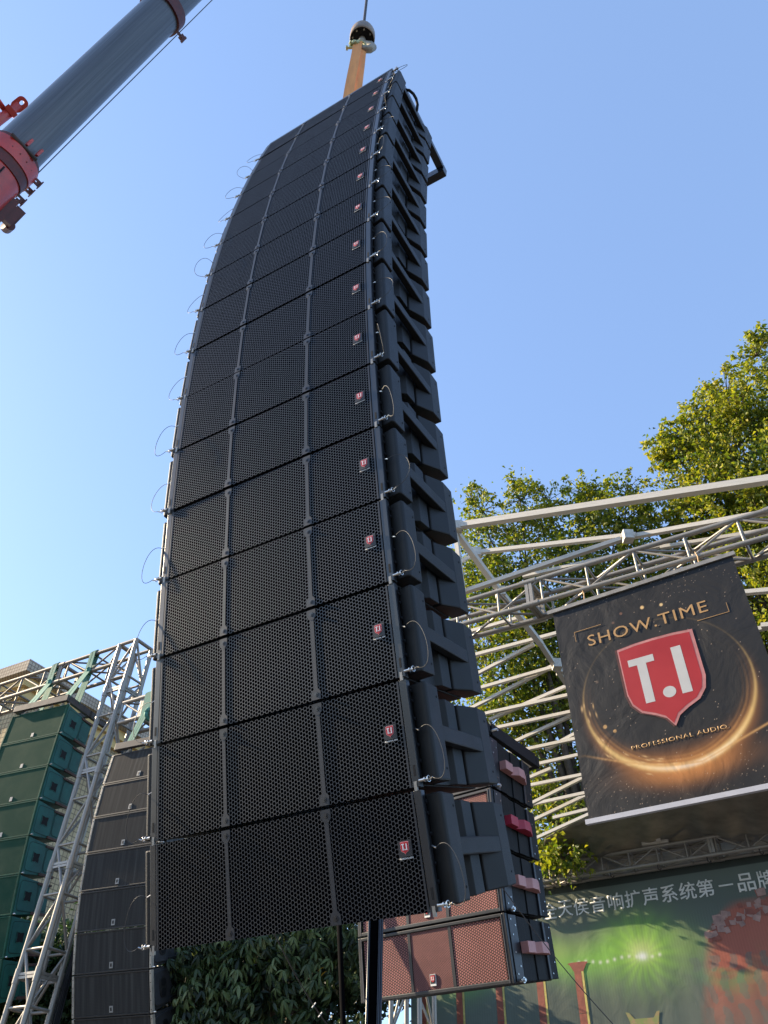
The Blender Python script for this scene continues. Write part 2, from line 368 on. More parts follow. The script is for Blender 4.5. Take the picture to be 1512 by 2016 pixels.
# ================================================================== GENERIC FLOWN SPEAKERS (green, grey)
def streaks(name, c1, c2, vert=True, fine=.25):
    m, nt, b = newmat(name); L = nt.links
    tc = N(nt, 'ShaderNodeTexCoord'); mp = N(nt, 'ShaderNodeMapping'); mp.inputs['Scale'].default_value = (9, 1, .35) if vert else (1.2, 1, 1.6)
    oi = N(nt, 'ShaderNodeObjectInfo'); ad = N(nt, 'ShaderNodeVectorMath', operation='ADD'); L.new(tc.outputs['Object'], ad.inputs[0])
    cb = N(nt, 'ShaderNodeCombineXYZ'); L.new(mth(nt, 'MULTIPLY', oi.outputs['Random'], 40), cb.inputs[0]); L.new(cb.outputs[0], ad.inputs[1]); L.new(ad.outputs[0], mp.inputs[0])
    no = N(nt, 'ShaderNodeTexNoise'); no.inputs['Scale'].default_value = 2.2; no.inputs['Detail'].default_value = 7; L.new(mp.outputs[0], no.inputs['Vector'])
    wv = N(nt, 'ShaderNodeTexWave'); wv.bands_direction = 'Z'; wv.inputs['Scale'].default_value = 18; wv.inputs['Distortion'].default_value = .4; L.new(tc.outputs['Object'], wv.inputs['Vector'])
    f = mth(nt, 'ADD', mth(nt, 'MULTIPLY', no.outputs[0], 1 - fine * .3), mth(nt, 'MULTIPLY', wv.outputs['Fac'], fine * .3))
    L.new(ramp(nt, f, [(.42, c1), (.58, tuple((p*2+q)/3 for p, q in zip(c1, c2))), (.78, c2)]), b.inputs['Base Color']); b.inputs['Roughness'].default_value = .85; b.inputs['Specular IOR Level'].default_value = .15
    n2 = N(nt, 'ShaderNodeTexNoise'); n2.inputs['Scale'].default_value = 160; L.new(tc.outputs['Object'], n2.inputs['Vector'])
    bp = N(nt, 'ShaderNodeBump'); bp.inputs['Strength'].default_value = .5; bp.inputs['Distance'].default_value = .002; L.new(n2.outputs[0], bp.inputs['Height']); L.new(bp.outputs[0], b.inputs['Normal'])
    return m
MT['greencloth'] = streaks('green_speaker_cloth', (.014,.058,.034), (.048,.088,.052), False)
MT['greencab'] = paint('teal_green_cabinet', (.012,.110,.092), .5, var=.3, scale=4, bump=.3)
MT['greenedge'] = paint('green_edge', (.020,.085,.052), .75, var=.3, spec=.2)
MT['greyedge'] = paint('scuffed_black_edge', (.022,.021,.019), .55, var=.5, scale=20)
MT['greycloth'] = streaks('dusty_grey_speaker_cloth', (.038,.037,.035), (.080,.078,.072), True)
MT['greycab'] = paint('dusty_black_cabinet', (.050,.052,.056), .6, var=.35, scale=6)
MT['palerail'] = paint('pale_worn_rail', (.42,.37,.29), .55, var=.35, scale=14, stretch=(1,1,.4))
MT['rust'] = paint('rusty_bracket', (.11,.060,.045), .7, var=.4, scale=12)
MT['sticker'] = paint('pale_badge', (.34,.33,.30), .5, var=.15)

def taper(mb, h, k):     # squeeze the rear of a cabinet towards its mid height
    mb.v = [(x, y, z + (h/2 - z) * k * max(0, y)) for x, y, z in mb.v]; return mb
def rrect(x0, x1, z0, z1, r, n=4):
    pts = []
    for cx, cz, a0 in ((x1-r, z1-r, 0), (x0+r, z1-r, 90), (x0+r, z0+r, 180), (x1-r, z0+r, 270)):
        for i in range(n+1):
            a = R(a0 + 90*i/n); pts.append((cx + r*math.cos(a), cz + r*math.sin(a)))
    return pts
def ring_strip(mb, pts, w, fn):   # raised outline following a closed 2D loop
    c = Vector((sum(p[0] for p in pts)/len(pts), sum(p[1] for p in pts)/len(pts))); n = len(pts)
    inn = [Vector(p) + (c - Vector(p)).normalized()*w for p in pts]
    vs = [fn(p[0], p[1], 1) for p in pts] + [fn(p[0], p[1], 1) for p in inn]
    mb.add(vs, [(i, (i+1) % n, n+(i+1) % n, n+i) for i in range(n)]); return mb
def make_green(W, h, D):
    root = bpy.data.objects.new('line_array_speaker', None); tag(root, 'x', 'loudspeaker'); parts = []
    def P(n, mb, mat, bev=0, sm=False):
        o = link(n, mb.mesh(n, MT[mat] if isinstance(mat, str) else mat, sm)); parts.append(o)
        if bev: bevel(o, bev)
        return o
    P('cabinet', taper(MB().box(-W, 0, .02, D, .006, h-.006), h, .42), 'greencab', .004)
    P('grille', MB().box(-W+.035, -.035, .004, .03, .03, h-.03), 'greencloth')
    fr = MB()
    for a in ((-W, -W+.03), (-.03, 0)): P('front_frame', MB().box(a[0], a[1], -.004, .03, .004, h-.004), 'greenedge', .003)
    for z0, z1 in ((.004, .026), (h-.026, h-.004)): P('front_frame', MB().box(-W+.03, -.03, -.002, .028, z0, z1), 'greenedge', .003)
    P('badge', MB().box(-W*.47-.03, -W*.47+.025, -.004, .004, .045, .115), 'sticker')
    X = .004
    for (y0, y1) in ((.06, D*.62), (D*.66, D-.02)):
        out = rrect(y0, y1, .07 + .1*y0, h - .07 - .1*y0, .05)
        o = P('side_panel', MB().prism(out, lambda y, z: (-.004, y, z), lambda y, z: (X, y, z)), 'greencab', .003)
        ln = MB(); ring_strip(ln, rrect(y0-.005, y1+.005, .065+.1*y0, h-.065-.1*y0, .05), .007, lambda y, z, s: (X+.0012, y, z)); sub(o, 'panel_joint', ln.mesh('joint', MT['dark']))
    cy, cz, r = D*.36, h*.5, .085
    st = []
    for i in range(16):
        a = 2*math.pi*i/16 + math.pi/4; k = (1.25, .95, .80, .95)[i % 4]; st.append((cy + r*k*math.cos(a), cz + r*k*math.sin(a)))
    o = P('handle_recess', MB().prism(st, lambda y, z: (X-.002, y, z), lambda y, z: (X+.004, y, z)), 'dark')
    rim = MB(); ring_strip(rim, st, .012, lambda y, z, s: (X+.0055, y, z)); sub(o, 'recess_rim', rim.mesh('rim', MT['greencab']))
    P('rear_bracket', MB().box(-.02, .02, D*.55, D+.02, .045, .085), 'rust', .003)
    P('rear_bracket', MB().box(-.02, .02, D*.60, D+.02, h-.10, h-.065), 'rust', .003)
    P('lock_pin', MB().tube((-.01,.02,.02), (.05,.02,.02), .012), 'chrome')
    return root, parts
def make_grey(W, h, D):
    root = bpy.data.objects.new('line_array_speaker', None); tag(root, 'x', 'loudspeaker'); parts = []
    def P(n, mb, mat, bev=0):
        o = link(n, mb.mesh(n, MT[mat])); parts.append(o)
        if bev: bevel(o, bev)
        return o
    P('cabinet', taper(MB().box(-W+.03, -.03, .02, D, .006, h-.006), h, .35), 'greycab', .004)
    P('grille', MB().box(-W+.05, -.05, .002, .03, .028, h-.028), 'greycloth')
    P('front_frame', MB().box(-W+.04, -.04, -.004, .028, .004, .026), 'greyedge', .004)
    P('front_frame', MB().box(-W+.04, -.04, -.004, .028, h-.026, h-.004), 'greyedge', .004)
    for a in ((-W, -W+.034), (-.034, 0)):
        o = P('side_rail', MB().box(a[0], a[1], -.002, .05, .01, h-.01), 'palerail', .003)
        hl = MB()
        for z in (.1, .3, .5, .7, .9): hl.tube(((a[0]+a[1])/2, -.0035, z*h), ((a[0]+a[1])/2, .002, z*h), .006, n=8)
        sub(o, 'bolt_hole', hl.mesh('hole', MT['dark']))
    P('badge', MB().box(-W*.5-.028, -W*.5+.028, -.006, .004, .05, .125), 'sticker')
    P('badge_mark', MB().box(-W*.5-.014, -W*.5+.014, -.008, -.0055, .068, .108), 'greyedge')
    o = P('side_panel', MB().prism(rrect(.07, D-.05, .06, h-.06, .07), lambda y, z: (-.034, y, z), lambda y, z: (-.012, y, z)), 'greycab', .006)
    cy, cz = D*.42, h*.5
    o = P('handle_plate', MB().prism(rrect(cy-.07, cy+.07, cz-.12, cz+.12, .06), lambda y, z: (-.014, y, z), lambda y, z: (.0, y, z)), 'greyedge', .004)
    sub(o, 'handle_recess', MB().prism(rrect(cy-.05, cy+.05, cz-.1, cz-.012, .04), lambda y, z: (-.002, y, z), lambda y, z: (.003, y, z)).mesh('r', MT['dark']))
    sub(o, 'handle_recess', MB().prism(rrect(cy-.05, cy+.05, cz+.012, cz+.1, .04), lambda y, z: (-.002, y, z), lambda y, z: (.003, y, z)).mesh('r', MT['dark']))
    for z in (.06, h-.11): P('rear_bracket', MB().box(-.03, .012, D*.62, D+.03, z, z+.04), 'greyedge', .004)
    P('lock_pin', MB().tube((-.01,.02,.02), (.05,.02,.02), .011), 'chrome')
    return root, parts
def scale_from_cam(P, s): return CAMP + (Vector(P) - CAMP) * s

# green stack
GW, GH, GD = 1.287, .562, .66
gp = make_green(GW, GH, GD)
GS, gtop = stack(scale_from_cam((-4.55, 10.96, 3.83), 1.17), R(-24.7), GH, [10.2, 8., 5.8, 3.7, 1.7, -.2, -2.])
LG = ['lowest visible', 'second from the bottom', 'third from the bottom', 'middle', 'third from the top', 'second from the top', 'topmost']
P0 = GS[0].translation - GS[0].to_3x3() @ Vector((0,0,GH))
GS = [frame(P0, R(-24.7), R(12.))] + GS
for i, M in enumerate(GS):
    nm = (['bottom, cut by the frame edge'] + LG)[i]
    place(gp, M, f'green speaker with star shaped handle, {nm} of the green stack', 'green line array speakers')
# grey stack
KW, KH, KD = 1.32, .514, .58
kp = make_grey(KW, KH, KD)
kt = [26.7, 22.1, 17.5, 12.8, 8.1, 3.5, -1.1, -5.6]
KS, ktop = stack(scale_from_cam((-2.27, 10.10, 2.75), 1.2), R(-24.9), KH, kt)
for i, M in enumerate(KS):
    nm = ['lowest, cut by the bottom of the picture', 'second from the bottom', 'third from the bottom', 'fourth from the bottom', 'fourth from the top', 'third from the top', 'second from the top', 'topmost, under the steel frame'][i]
    place(kp, M, f'dusty grey speaker, {nm} of the grey stack', 'dusty grey line array speakers')
for pr in (gp, kp):
    for p in pr[1]:
        for q in KIDS.get(p, ()): bpy.data.objects.remove(q)
        bpy.data.objects.remove(p)
    bpy.data.objects.remove(pr[0])
def fly_frame(M, W, D, label, hgt=.12):
    r = empty('flying_frame', M, label, 'speaker frame', 'flying frames of the left stacks')
    for y in (0.0, D - .06): bevel(link('cross_beam', MB().box(-W*.97, -.02, y-.05, y+.01, 0.05, .05+hgt).mesh('cb', MT['steel']), r), .006)
    for x in (-W*.97, -.08): bevel(link('side_beam', MB().box(x, x+.06, .013, D+.35, .05, .05+hgt).mesh('sb', MT['steel']), r), .006)
    for x in (-W*.8, -W*.6, -W*.35, -W*.15): link('clamp', MB().tube((x,.02,0.0), (x+.06,.02,.05), .022).mesh('cl', MT['palerail']), r)
    for x in (-W*.85, -.05): link('link_plate', MB().box(x-.02, x+.02, .03, .06, -.02, .05).mesh('lp', MT['alu']), r)
Mg = frame(gtop, R(-24.7), R(-2)); fly_frame(Mg, GW, GD, 'rusty black flying frame on top of the green speaker stack')
Mk = frame(ktop, R(-24.9), R(-4)); fly_frame(Mk, KW, KD, 'dark steel flying frame on top of the dusty grey speaker stack')

# green webbing slings over the beams
def ribbon(mb, pts, w, wdir, t=.006):
    pts = [Vector(p) for p in pts]; wdir = wdir.normalized()
    for a, b in zip(pts, pts[1:]):
        nrm = (b - a).cross(wdir).normalized() * t; k = wdir * (w / 2)
        mb.add([a-k-nrm, a+k-nrm, a+k+nrm, a-k+nrm, b-k-nrm, b+k-nrm, b+k+nrm, b-k+nrm], [(0,3,2,1),(4,5,6,7),(0,1,5,4),(1,2,6,5),(2,3,7,6),(3,0,4,7)])
    return mb
def sling(top_s, low, label, w=.085, zt=9.30, zl=8.88):
    base = Vector((TOP.x, TOP.y, 0)) - TD * top_s; n = -TB
    r = empty('webbing_sling', base + Vector((0,0,zt)), label, 'sling', 'green webbing slings on the left trusses'); org = r.location.copy()
    for k, off in enumerate((-.035, .035)):
        pts = [low + TD*off*1.6 + n*.0, base + n*.045 + TD*off + Vector((0,0,zl-.02)), base + n*.045 + TD*off*.6 + Vector((0,0,zt-.02)), base + TD*off*.6 + Vector((0,0,zt+.035)), base - n*.05 + TD*off + Vector((0,0,zt-.02)), low - n*.25 + TD*off*1.4]
        link('webbing', ribbon(MB(), [Vector(p) - org for p in pts], w, TD).mesh('webbing', MT['teal']), r)
    kn = MB().path([Vector((0,0,zl-zt+.03)) + (n*math.cos(a)*.05 + Vector((0,0,1))*math.sin(a)*.045) for a in [2*math.pi*i/12 for i in range(13)]], .03, 6)
    link('wrap', kn.mesh('wrap', MT['teal'], True), r)
glow = lambda x: Mg @ Vector((x, 0, .12))
sling(.98+.05, glow(-.12), 'green webbing sling nearest the tower, over the long truss beam')
sling(2.02, glow(-.98), 'green webbing sling at the left end of the green speaker frame')
klow = Mk @ Vector((-KW*.80, -.0, .12))
def sling2(off, low, label):
    base = Vector((rb0.x, rb0.y, 0)) + TD*off; n = -TB; zt, zl = 8.02, 7.63
    r = empty('webbing_sling', base + Vector((0,0,zt)), label, 'sling', 'green webbing slings on the left trusses'); org = r.location.copy()
    for o_ in (-.05, 0, .05):
        pts = [low + TD*o_*.8, base + n*.05 + TD*o_ + Vector((0,0,zl)), base + n*.05 + TD*o_*1.2 + Vector((0,0,zt)), base + TD*o_ + Vector((0,0,zt+.05)), base - n*.06 + TD*o_ + Vector((0,0,zt-.05)), base - n*.1 + TD*(o_+.12) + Vector((0,0,zl-.1))]
        link('webbing', ribbon(MB(), [Vector(p)-org for p in pts], .06, TD).mesh('w', MT['teal']), r)
    kn = MB().path([Vector((0,0,zl-zt)) + n*math.cos(a)*.07 + TD*.05 + Vector((0,0,1))*math.sin(a)*.09 for a in [2*math.pi*i/12 for i in range(13)]], .035, 6)
    link('wrap', kn.mesh('wrap', MT['teal'], True), r)
sling2(.62, klow, 'pale green webbing sling holding the left end of the grey speaker frame')
sling2(1.25, Mk @ Vector((-.25, 0, .12)), 'green webbing sling half hidden behind the tall black stack')
# black cables tied along the tower
for k in range(5):
    pts = []; o = TOP + TB*.42 + TD*(.03 + .022*k)
    for i in range(26):
        z = 7.4 - i*.3; q = base + TUP*z + TB*(.40 + .02*math.sin(i*.8+k)) + TD*(.10 + .03*k + .02*math.sin(i*.5 + k*1.3)); pts.append(q)
    org = pts[0].copy()
    c = link('power_cable', MB().path([p-org for p in pts], .012 + .003*(k % 2), 6).mesh('cable', MT['cab'], True)); c.location = org
    tag(c, ['thin black cable at the left of the bundle down the leaning truss tower', 'thicker black cable second from left in the bundle down the truss tower', 'black cable in the middle of the bundle down the leaning truss tower', 'thicker black cable fourth from left in the bundle down the truss tower', 'thin black cable at the right of the bundle down the leaning truss tower'][k], 'cable', 'cables down the truss tower')

# ================================================================== MAIN BLACK STACK
W0, H0 = 1.26, .4185
YM = -.53867
MTILT = [17.9, 16., 14., 12.1, 10.4, 8.7, 7.1, 5.4, 3.4, 1.5, -.3, -2.1, -3.8, -5.5, -7., -8.5]
def arc_pts(p, q, bulge, up=Vector((0,0,0)), n=18):
    p, q = Vector(p), Vector(q); m = (p + q)/2; h = (p - q)/2
    return [m + h*math.cos(a)*(1 + .35*math.sin(a)) + bulge*math.sin(a) + up*math.sin(2*a) for a in [math.pi*i/n for i in range(n+1)]]
def make_main():
    root = bpy.data.objects.new('line_array_speaker', None); tag(root, 'x', 'loudspeaker'); parts = []
    def P(n, me, bev=0):
        o = link(n, me); parts.append(o)
        if bev: bevel(o, bev)
        return o
    zb = lambda y: .014 + .052*max(0, y); zt = lambda y: H0 - .014 - .052*max(0, y)
    cab = MB().box(-W0-.004, .004, .022, .62, 0, 1); cab.v = [(x, y, zb(y) if z == 0 else zt(y)) for x, y, z in cab.v]
    P('cabinet', cab.mesh('cabinet', MT['cab']), .004)
    P('grille', MB().box(-W0+.002, -.002, 0, .004, .0075, H0-.0075).mesh('grille', MT['mesh']))
    P('grille_edge', MB().box(-.009, -.0008, -.0012, .006, .0073, H0-.0073).mesh('edge', MT['strip']))
    P('grille_edge', MB().box(-W0+.0008, -W0+.009, -.0012, .006, .0073, H0-.0073).mesh('edge', MT['strip']))
    stripme = None
    for xs in (-.877, -.385):
        if stripme is None:
            mb = MB().box(-.009, .009, -.0025, .002, .05, H0-.05)
            for z0, z1 in ((.0078, .056), (H0-.056, H0-.0078)):
                lo = z0 < .1; a = .022
                poly = [(-a, z0), (a, z0), (a, z1-.014), (.009, z1), (-.009, z1), (-a, z1-.014)] if lo else [(-.009, z0), (.009, z0), (a, z0+.014), (a, z1), (-a, z1), (-a, z0+.014)]
                mb.prism(list(reversed(poly)), lambda x, z: (x, .002, z), lambda x, z: (x, -.003, z))
            stripme = mb.mesh('strip', MT['strip'])
        o = link('grille_strip', stripme, None, Matrix.Translation((xs, 0, 0))); parts.append(o)
        for z in (.030, H0-.030):
            b_ = MB().tube((0,-.002,z), (0,-.005,z), .011, .010, n=14).tube((0,-.0048,z), (0,-.0075,z), .0055, n=6)
            sub(o, 'bolt', b_.mesh('bolt', MT['rail']))
    # badge
    bx, bz = -.060, .222
    o = link('badge', MB().box(-.028, .028, -.006, .001, -.026, .030).mesh('plate', MT['plate']), None, Matrix.Translation((bx, 0, bz))); parts.append(o)
    sub(o, 'shield', shield(.034, .043, -.006, -.0075).mesh('s', MT['redlight'])).location.z = .003
    sub(o, 'shield', shield(.034, .043, -.0075, -.0085, .90).mesh('s', MT['red'])).location.z = .003
    sub(o, 'lettering', ti_letters(.034, .043, -.0085, -.0095).mesh('ti', MT['white'])).location.z = .003
    t = sub(o, 'lettering', text_mesh('PROFESSIONAL AUDIO', MT['white'], width=.056, height=.0062, offset=.03)); t.location = (0, -.0035, -.0315)
    for s in (1, -1):
        fx = (lambda x: x) if s == 1 else (lambda x: -W0 - x)
        def bx_(mb, x0, x1, *a):
            u0, u1 = sorted((fx(x0), fx(x1))); return mb.box(u0, u1, *a)
        rail = bx_(MB(), .003, .034, .0, .007, .006, H0-.006); bx_(rail, .0295, .034, .0072, .030, .006, H0-.006)
        o = P('side_rail', rail.mesh('rail', MT['rail']), .0012)
        sub(o, 'pin_slot', bx_(MB(), .015, .024, -.0012, .002, .045, .085).mesh('slot', MT['dark']))
        sub(o, 'hinge_tab', bx_(MB(), .011, .023, -.003, .006, -.008, .026).mesh('tab', MT['alu']))
        ip = MB(); 
        for z in (.1, .16, .26, .33, .37): ip.tube((fx(.036), .028, z), (fx(.040), .028, z), .007, n=8)
        o = P('rigging_plate', bx_(MB(), .006, .012, .03, .07, .01, H0-.01).mesh('rp', MT['cab']))
        sub(o, 'rivet', ip.mesh('riv', MT['rail']))
        # pod: front block, recessed floor, rear block and the bridge bar between them
        def plan(poly, z0=None, z1=None):
            pl = [(fx(x), y) for x, y in poly]
            if s == -1: pl = pl[::-1]
            return MB().prism(pl, lambda x, y: (x, y, zb(y)+.004 if z0 is None else z0), lambda x, y: (x, y, zt(y)-.004 if z1 is None else z1))
        o = P('side_pod', plan([(.036,.040),(.088,.030),(.099,.042),(.099,.148),(.0045,.162),(.0045,.05)]).mesh('pod', MT['pod']), .007)
        scr = MB()
        for z in (.07, H0-.07): scr.tube((fx(.0985), .125, z), (fx(.1010), .125, z), .0045, n=8)
        sub(o, 'screw', scr.mesh('screw', MT['dark']))
        P('recess_panel', plan([(.0045,.163),(.020,.163),(.020,.30),(.048,.325),(.048,.418),(.0045,.418)]).mesh('rec', MT['pod']), .003)
        o = P('side_pod', plan([(.0045,.438),(.050,.438),(.099,.545),(.099,.648),(.0045,.648)]).mesh('pod', MT['pod']), .006)
        scr = MB()
        for z in (.10, H0-.10): scr.tube((fx(.0985), .61, z), (fx(.1010), .61, z), .0045, n=8)
        sub(o, 'screw', scr.mesh('screw', MT['dark']))
        P('handle_bar', plan([(.058,.14),(.0975,.14),(.0975,.555),(.058,.555)], .176, .240).mesh('hb', MT['pod']), .006)
        # lock pin
        pm = MB().tube((fx(.034), -.001, .026), (fx(.056), -.001, .026), .0060, n=12).tube((fx(.056), -.001, .026), (fx(.061), -.001, .026), .0100, n=12).tube((fx(.061), -.001, .026), (fx(.072), -.001, .026), .0048, n=10)
        ringp = [Vector((fx(.074), -.001, .026)) + Vector((s*.003*math.cos(a), .009*math.cos(a), .011*math.sin(a))) for a in [2*math.pi*i/12 for i in range(13)]]
        pm.path(ringp, .0018, 5)
        P('lock_pin', smooth_angle(pm.mesh('pin', MT['chrome'])))
        lm = MB().tube((fx(.040), .012, .218), (fx(.058), .006, .210), .0032, n=6).tube((fx(.080), -.004, .022), (fx(.094), -.008, .028), .003, n=6)
        P('pin_lug', lm.mesh('lug', MT['chrome']))
    return root, parts
mp = make_main()
LAN = []
for s in (1, -1):
    for v in range(4):
        fx = (lambda x: x) if s == 1 else (lambda x: -W0 - x)
        p, q = Vector((fx(.058), .006, .210)), Vector((fx(.092), -.008, .028))
        bul = [Vector((s*.080, -.02, .0)), Vector((s*.062, -.045, -.035)), Vector((s*.088, .01, .03)), Vector((s*.035, -.075, -.01))][v]
        LAN.append(MB().path(arc_pts(p, q, bul, Vector((0, 0, [.01,.02,-.01,.015][v]))), .0015, 5).mesh('lanyard', MT['cable'], True))
MS, mtop = stack((.198453, 2.972224, 2.37332), YM, H0, MTILT)
extra = ['', '', '', '', '', '', '', '', '', '', '', '', '', '', '', '']
for i, M in enumerate(MS):
    nm = ORD[i] + ('')
    M = M @ Matrix.Translation((rnd.uniform(-.0022, .0022), rnd.uniform(-.002, .002), 0)) @ Matrix.Rotation(R(rnd.uniform(-.18, .18)), 4, 'Z')
    r = place(mp, M, f'black honeycomb fronted speaker, {nm}, of the tall crane hung stack', 'black line array speakers hung from the crane')
    v = [0, 0, 0, 0, 2, 1, 3, 2, 0, 2, 2, 1, 2, 3, 1, 1][i]
    link('lanyard', LAN[v], r); link('lanyard', LAN[4 + [0, 0, 2, 0, 0, 2, 1, 2, 0, 2, 3, 1, 2, 1, 3, 0][i]], r)
for p in mp[1]:
    for q in KIDS.get(p, ()): bpy.data.objects.remove(q)
    bpy.data.objects.remove(p)
bpy.data.objects.remove(mp[0])
# lifting frame
Mf = frame(mtop, YM, R(-8.5))
ff = empty('lifting_rig', Mf, 'black steel lifting frame bolted on top of the tall crane hung stack', 'speaker frame')
bevel(link('front_beam', MB().box(-W0-.02, .035, -.002, .05, .004, .055).mesh('fb', MT['rail']), ff), .004)
for x in (-W0-.02, .0): bevel(link('side_beam', MB().box(x, x+.065, .053, .93, .004, .080).mesh('sb', MT['rail']), ff), .004)
bevel(link('rear_beam', MB().box(-W0-.02, .065, .933, 1.0, -.07, .080).mesh('rb', MT['rail']), ff), .004)
for y in (.38, .72): bevel(link('cross_beam', MB().box(-W0+.037, -.003, y, y+.06, .01, .075).mesh('cb', MT['rail']), ff), .004)
bevel(link('spreader_beam', MB().box(-W0/2-.06, -W0/2+.06, .055, 1.02, .088, .16).mesh('sp', MT['rail']), ff), .005)
link('lifting_eye', MB().path([Vector((-W0/2, .36 + .07*math.cos(a), .22 + .07*math.sin(a))) for a in [2*math.pi*i/16 for i in range(17)]], .018, 8).mesh('eye', MT['steel'], True), ff)
for z in (.03,): link('lock_pin', MB().tube((.035, .02, z), (.085, .02, z), .009, n=10).tube((.07,.02,z), (.078,.02,z), .015, n=10).mesh('pin', MT['chrome']), ff)
link('lanyard', MB().path(arc_pts((.05,.03,.0), (.08,.02,.03), Vector((.09,.02,.06))), .002, 5).mesh('lan', MT['cable'], True), ff)
link('power_cable', MB().path([(.06,.20,.02),(.085,.22,.03),(.105,.26,.02),(.115,.30,-.02),(.11,.34,-.06),(.09,.37,-.09),(.06,.38,-.10)], .013, 8).mesh('cab', MT['cab'], True), ff)

# hook block, shackles, sling, rope
HP = Vector((-.404, 3.25, 12.12))
sl_ = empty('lifting_sling', Vector((-.41, 3.25, 9.25)), 'orange webbing lifting sling between the crane hook and the black frame', 'sling')
o0 = Vector((-.41, 3.25, 9.25))
for a_, b_, w, wd in (((-.50, 3.22, 9.20), (-.445, 3.2, 11.79), .105, Vector((1, -.15, 0))), ((-.40, 3.27, 9.20), (-.395, 3.24, 11.79), .105, Vector((1, .55, 0)))):
    pa, pb = Vector(a_), Vector(b_); pts = [pa.lerp(pb, t) + Vector((.003*math.sin(t*9), 0, 0)) for t in [i/8 for i in range(9)]]
    link('webbing', bevel(link('x', ribbon(MB(), [p-o0 for p in pts], w, wd, .007).mesh('w', MT['orange'])), .002).data, sl_) ; 
for o in [o for o in COL.objects if o.name.startswith('x') and o.parent is None and o.type == 'MESH' and o.name.split('.')[0] == 'x']: bpy.data.objects.remove(o)
hk = empty('hook_block', HP, 'brown weathered ball shaped crane hook block hanging above the stack', 'crane hook')
link('weight_shell', MB().lathe([(.001,.25),(.05,.245),(.10,.215),(.135,.16),(.150,.09),(.152,-.02),(.150,-.10),(.142,-.102)], 28).mesh('shell', MT['ballp'], True), hk)
link('underside', MB().lathe([(.142,-.101),(.138,-.07),(.06,-.06),(.001,-.06)], 28).mesh('under', MT['dark'], True), hk)
for i in range(8):
    a = 2*math.pi*i/8 + .2; link('bolt', MB().tube((.115*math.cos(a), .115*math.sin(a), -.10), (.115*math.cos(a), .115*math.sin(a), -.065), .011, n=6).mesh('b', MT['hook']), hk)
link('swivel', MB().lathe([(.04,-.06),(.045,-.12),(.035,-.15),(.05,-.17),(.03,-.20),(.001,-.20)], 14).mesh('sw', MT['hook'], True), hk)
hp = [Vector((.0,0,-.18)), Vector((.045,0,-.22)), Vector((.11,0,-.26)), Vector((.135,0,-.33)), Vector((.10,0,-.395)), Vector((.02,0,-.415)), Vector((-.06,0,-.39)), Vector((-.10,0,-.33)), Vector((-.105,0,-.29))]
link('hook', MB().path(hp, [.03,.036,.042,.046,.046,.042,.034,.024,.01], 10).mesh('hook', MT['hook'], True), hk)
link('rope_socket', MB().tube((0,0,.24), (0,0,.32), .03, .018, n=10).tube((.02,0,.29), (.07,0,.31), .014, n=8).mesh('rs', MT['steel']), hk)
for j, (sx_, sz, lab) in enumerate(((-.05, -.34, 'green painted shackle on the crane hook, gripping the left band of the orange sling'), (.005, -.33, 'green painted shackle on the crane hook, gripping the right band of the orange sling'))):
    c_ = HP + Vector((sx_, -.04, sz)); s_ = empty('shackle', c_, lab, 'shackle', 'shackles on the crane hook')
    ptsb = [Vector((.045*math.sin(a), .02*math.sin(a), .055*math.cos(a)-.01)) for a in [R(-140 + 280*i/14) for i in range(15)]]
    link('bow', MB().path(ptsb, .016, 8).mesh('bow', MT['shack'], True), s_)
    link('pin', MB().tube((-.07, -.02, -.055), (.06, .02, -.055), .014, n=8).tube((-.085,-.03,-.055), (-.065,-.018,-.055), .024, n=6).mesh('pin', MT['shack']), s_)
lw = empty('shackle', HP + Vector((-.115, -.03, -.46)), 'low green shackle dangling left of the orange sling, below the crane hook', 'shackle', 'shackles on the crane hook')
link('bow', MB().path([Vector((.035*math.sin(a)+.02, 0, .05*math.cos(a)+.03)) for a in [R(-140 + 280*i/14) for i in range(15)]], .015, 8).mesh('bow', MT['shack'], True), lw)
link('pin', MB().tube((-.05,0,-.01), (.06,0,.0), .014, n=8).tube((-.06,0,-.012), (-.035,0,-.01), .026, n=6).mesh('pin', MT['shack']), lw)

# ================================================================== CRANE BOOM
MT['boomgrey'] = paint('boom_grey', (.085,.098,.118), .33, var=.38, scale=3.2, stretch=(9,9,.10), spec=.6)
MT['boomred'] = paint('boom_red', (.50,.045,.035), .35, var=.22, scale=4, stretch=(1,1,1), coat=.3)
MT['boomdark'] = paint('boom_collar', (.10,.018,.016), .5, var=.4, scale=10)
V = Vector((.34488845, -.17146205, .92285033)).normalized()
L0 = at(31, 303, 16.0)
side = V.cross(Vector((0,0,1))).normalized(); upb = side.cross(V).normalized()
MBm = Matrix((side, upb, V)).transposed().to_4x4(); MBm.translation = L0
cb = empty('crane_boom', MBm, 'telescopic crane boom, grey inner section sliding out of a red outer section', 'crane boom')
def section(r, n=40):     # rounded belly, slightly flatter top
    pts = []
    for i in range(n):
        a = 2*math.pi*i/n; x, y = math.cos(a), math.sin(a)
        k = 1.0 if y < .2 else 1/ max(abs(x)**2.6 + abs(y)**2.6, 1e-6)**(1/2.6)
        k = 1/ (abs(x)**(2.25) + abs(y)**(2.25))**(1/2.25)
        pts.append((x*k*r, y*k*r))
    return pts
def tubez(r, z0, z1, mat, name, parent=cb):
    mb = MB().prism(section(r), lambda x, y: (x, y, z0), lambda x, y: (x, y, z1)); me = mb.mesh(name, mat); smooth_angle(me, 40); return link(name, me, parent)
RB = .378
tubez(RB, -1.5, 5.05, MT['boomgrey'], 'inner_section')
tubez(RB*1.14, -14, -.12, MT['boomred'], 'outer_section')
tubez(RB*1.17, -.119, -.04, MT['boomdark'], 'collar')
tubez(RB*1.25, -.40, -.121, MT['boomred'], 'collar')
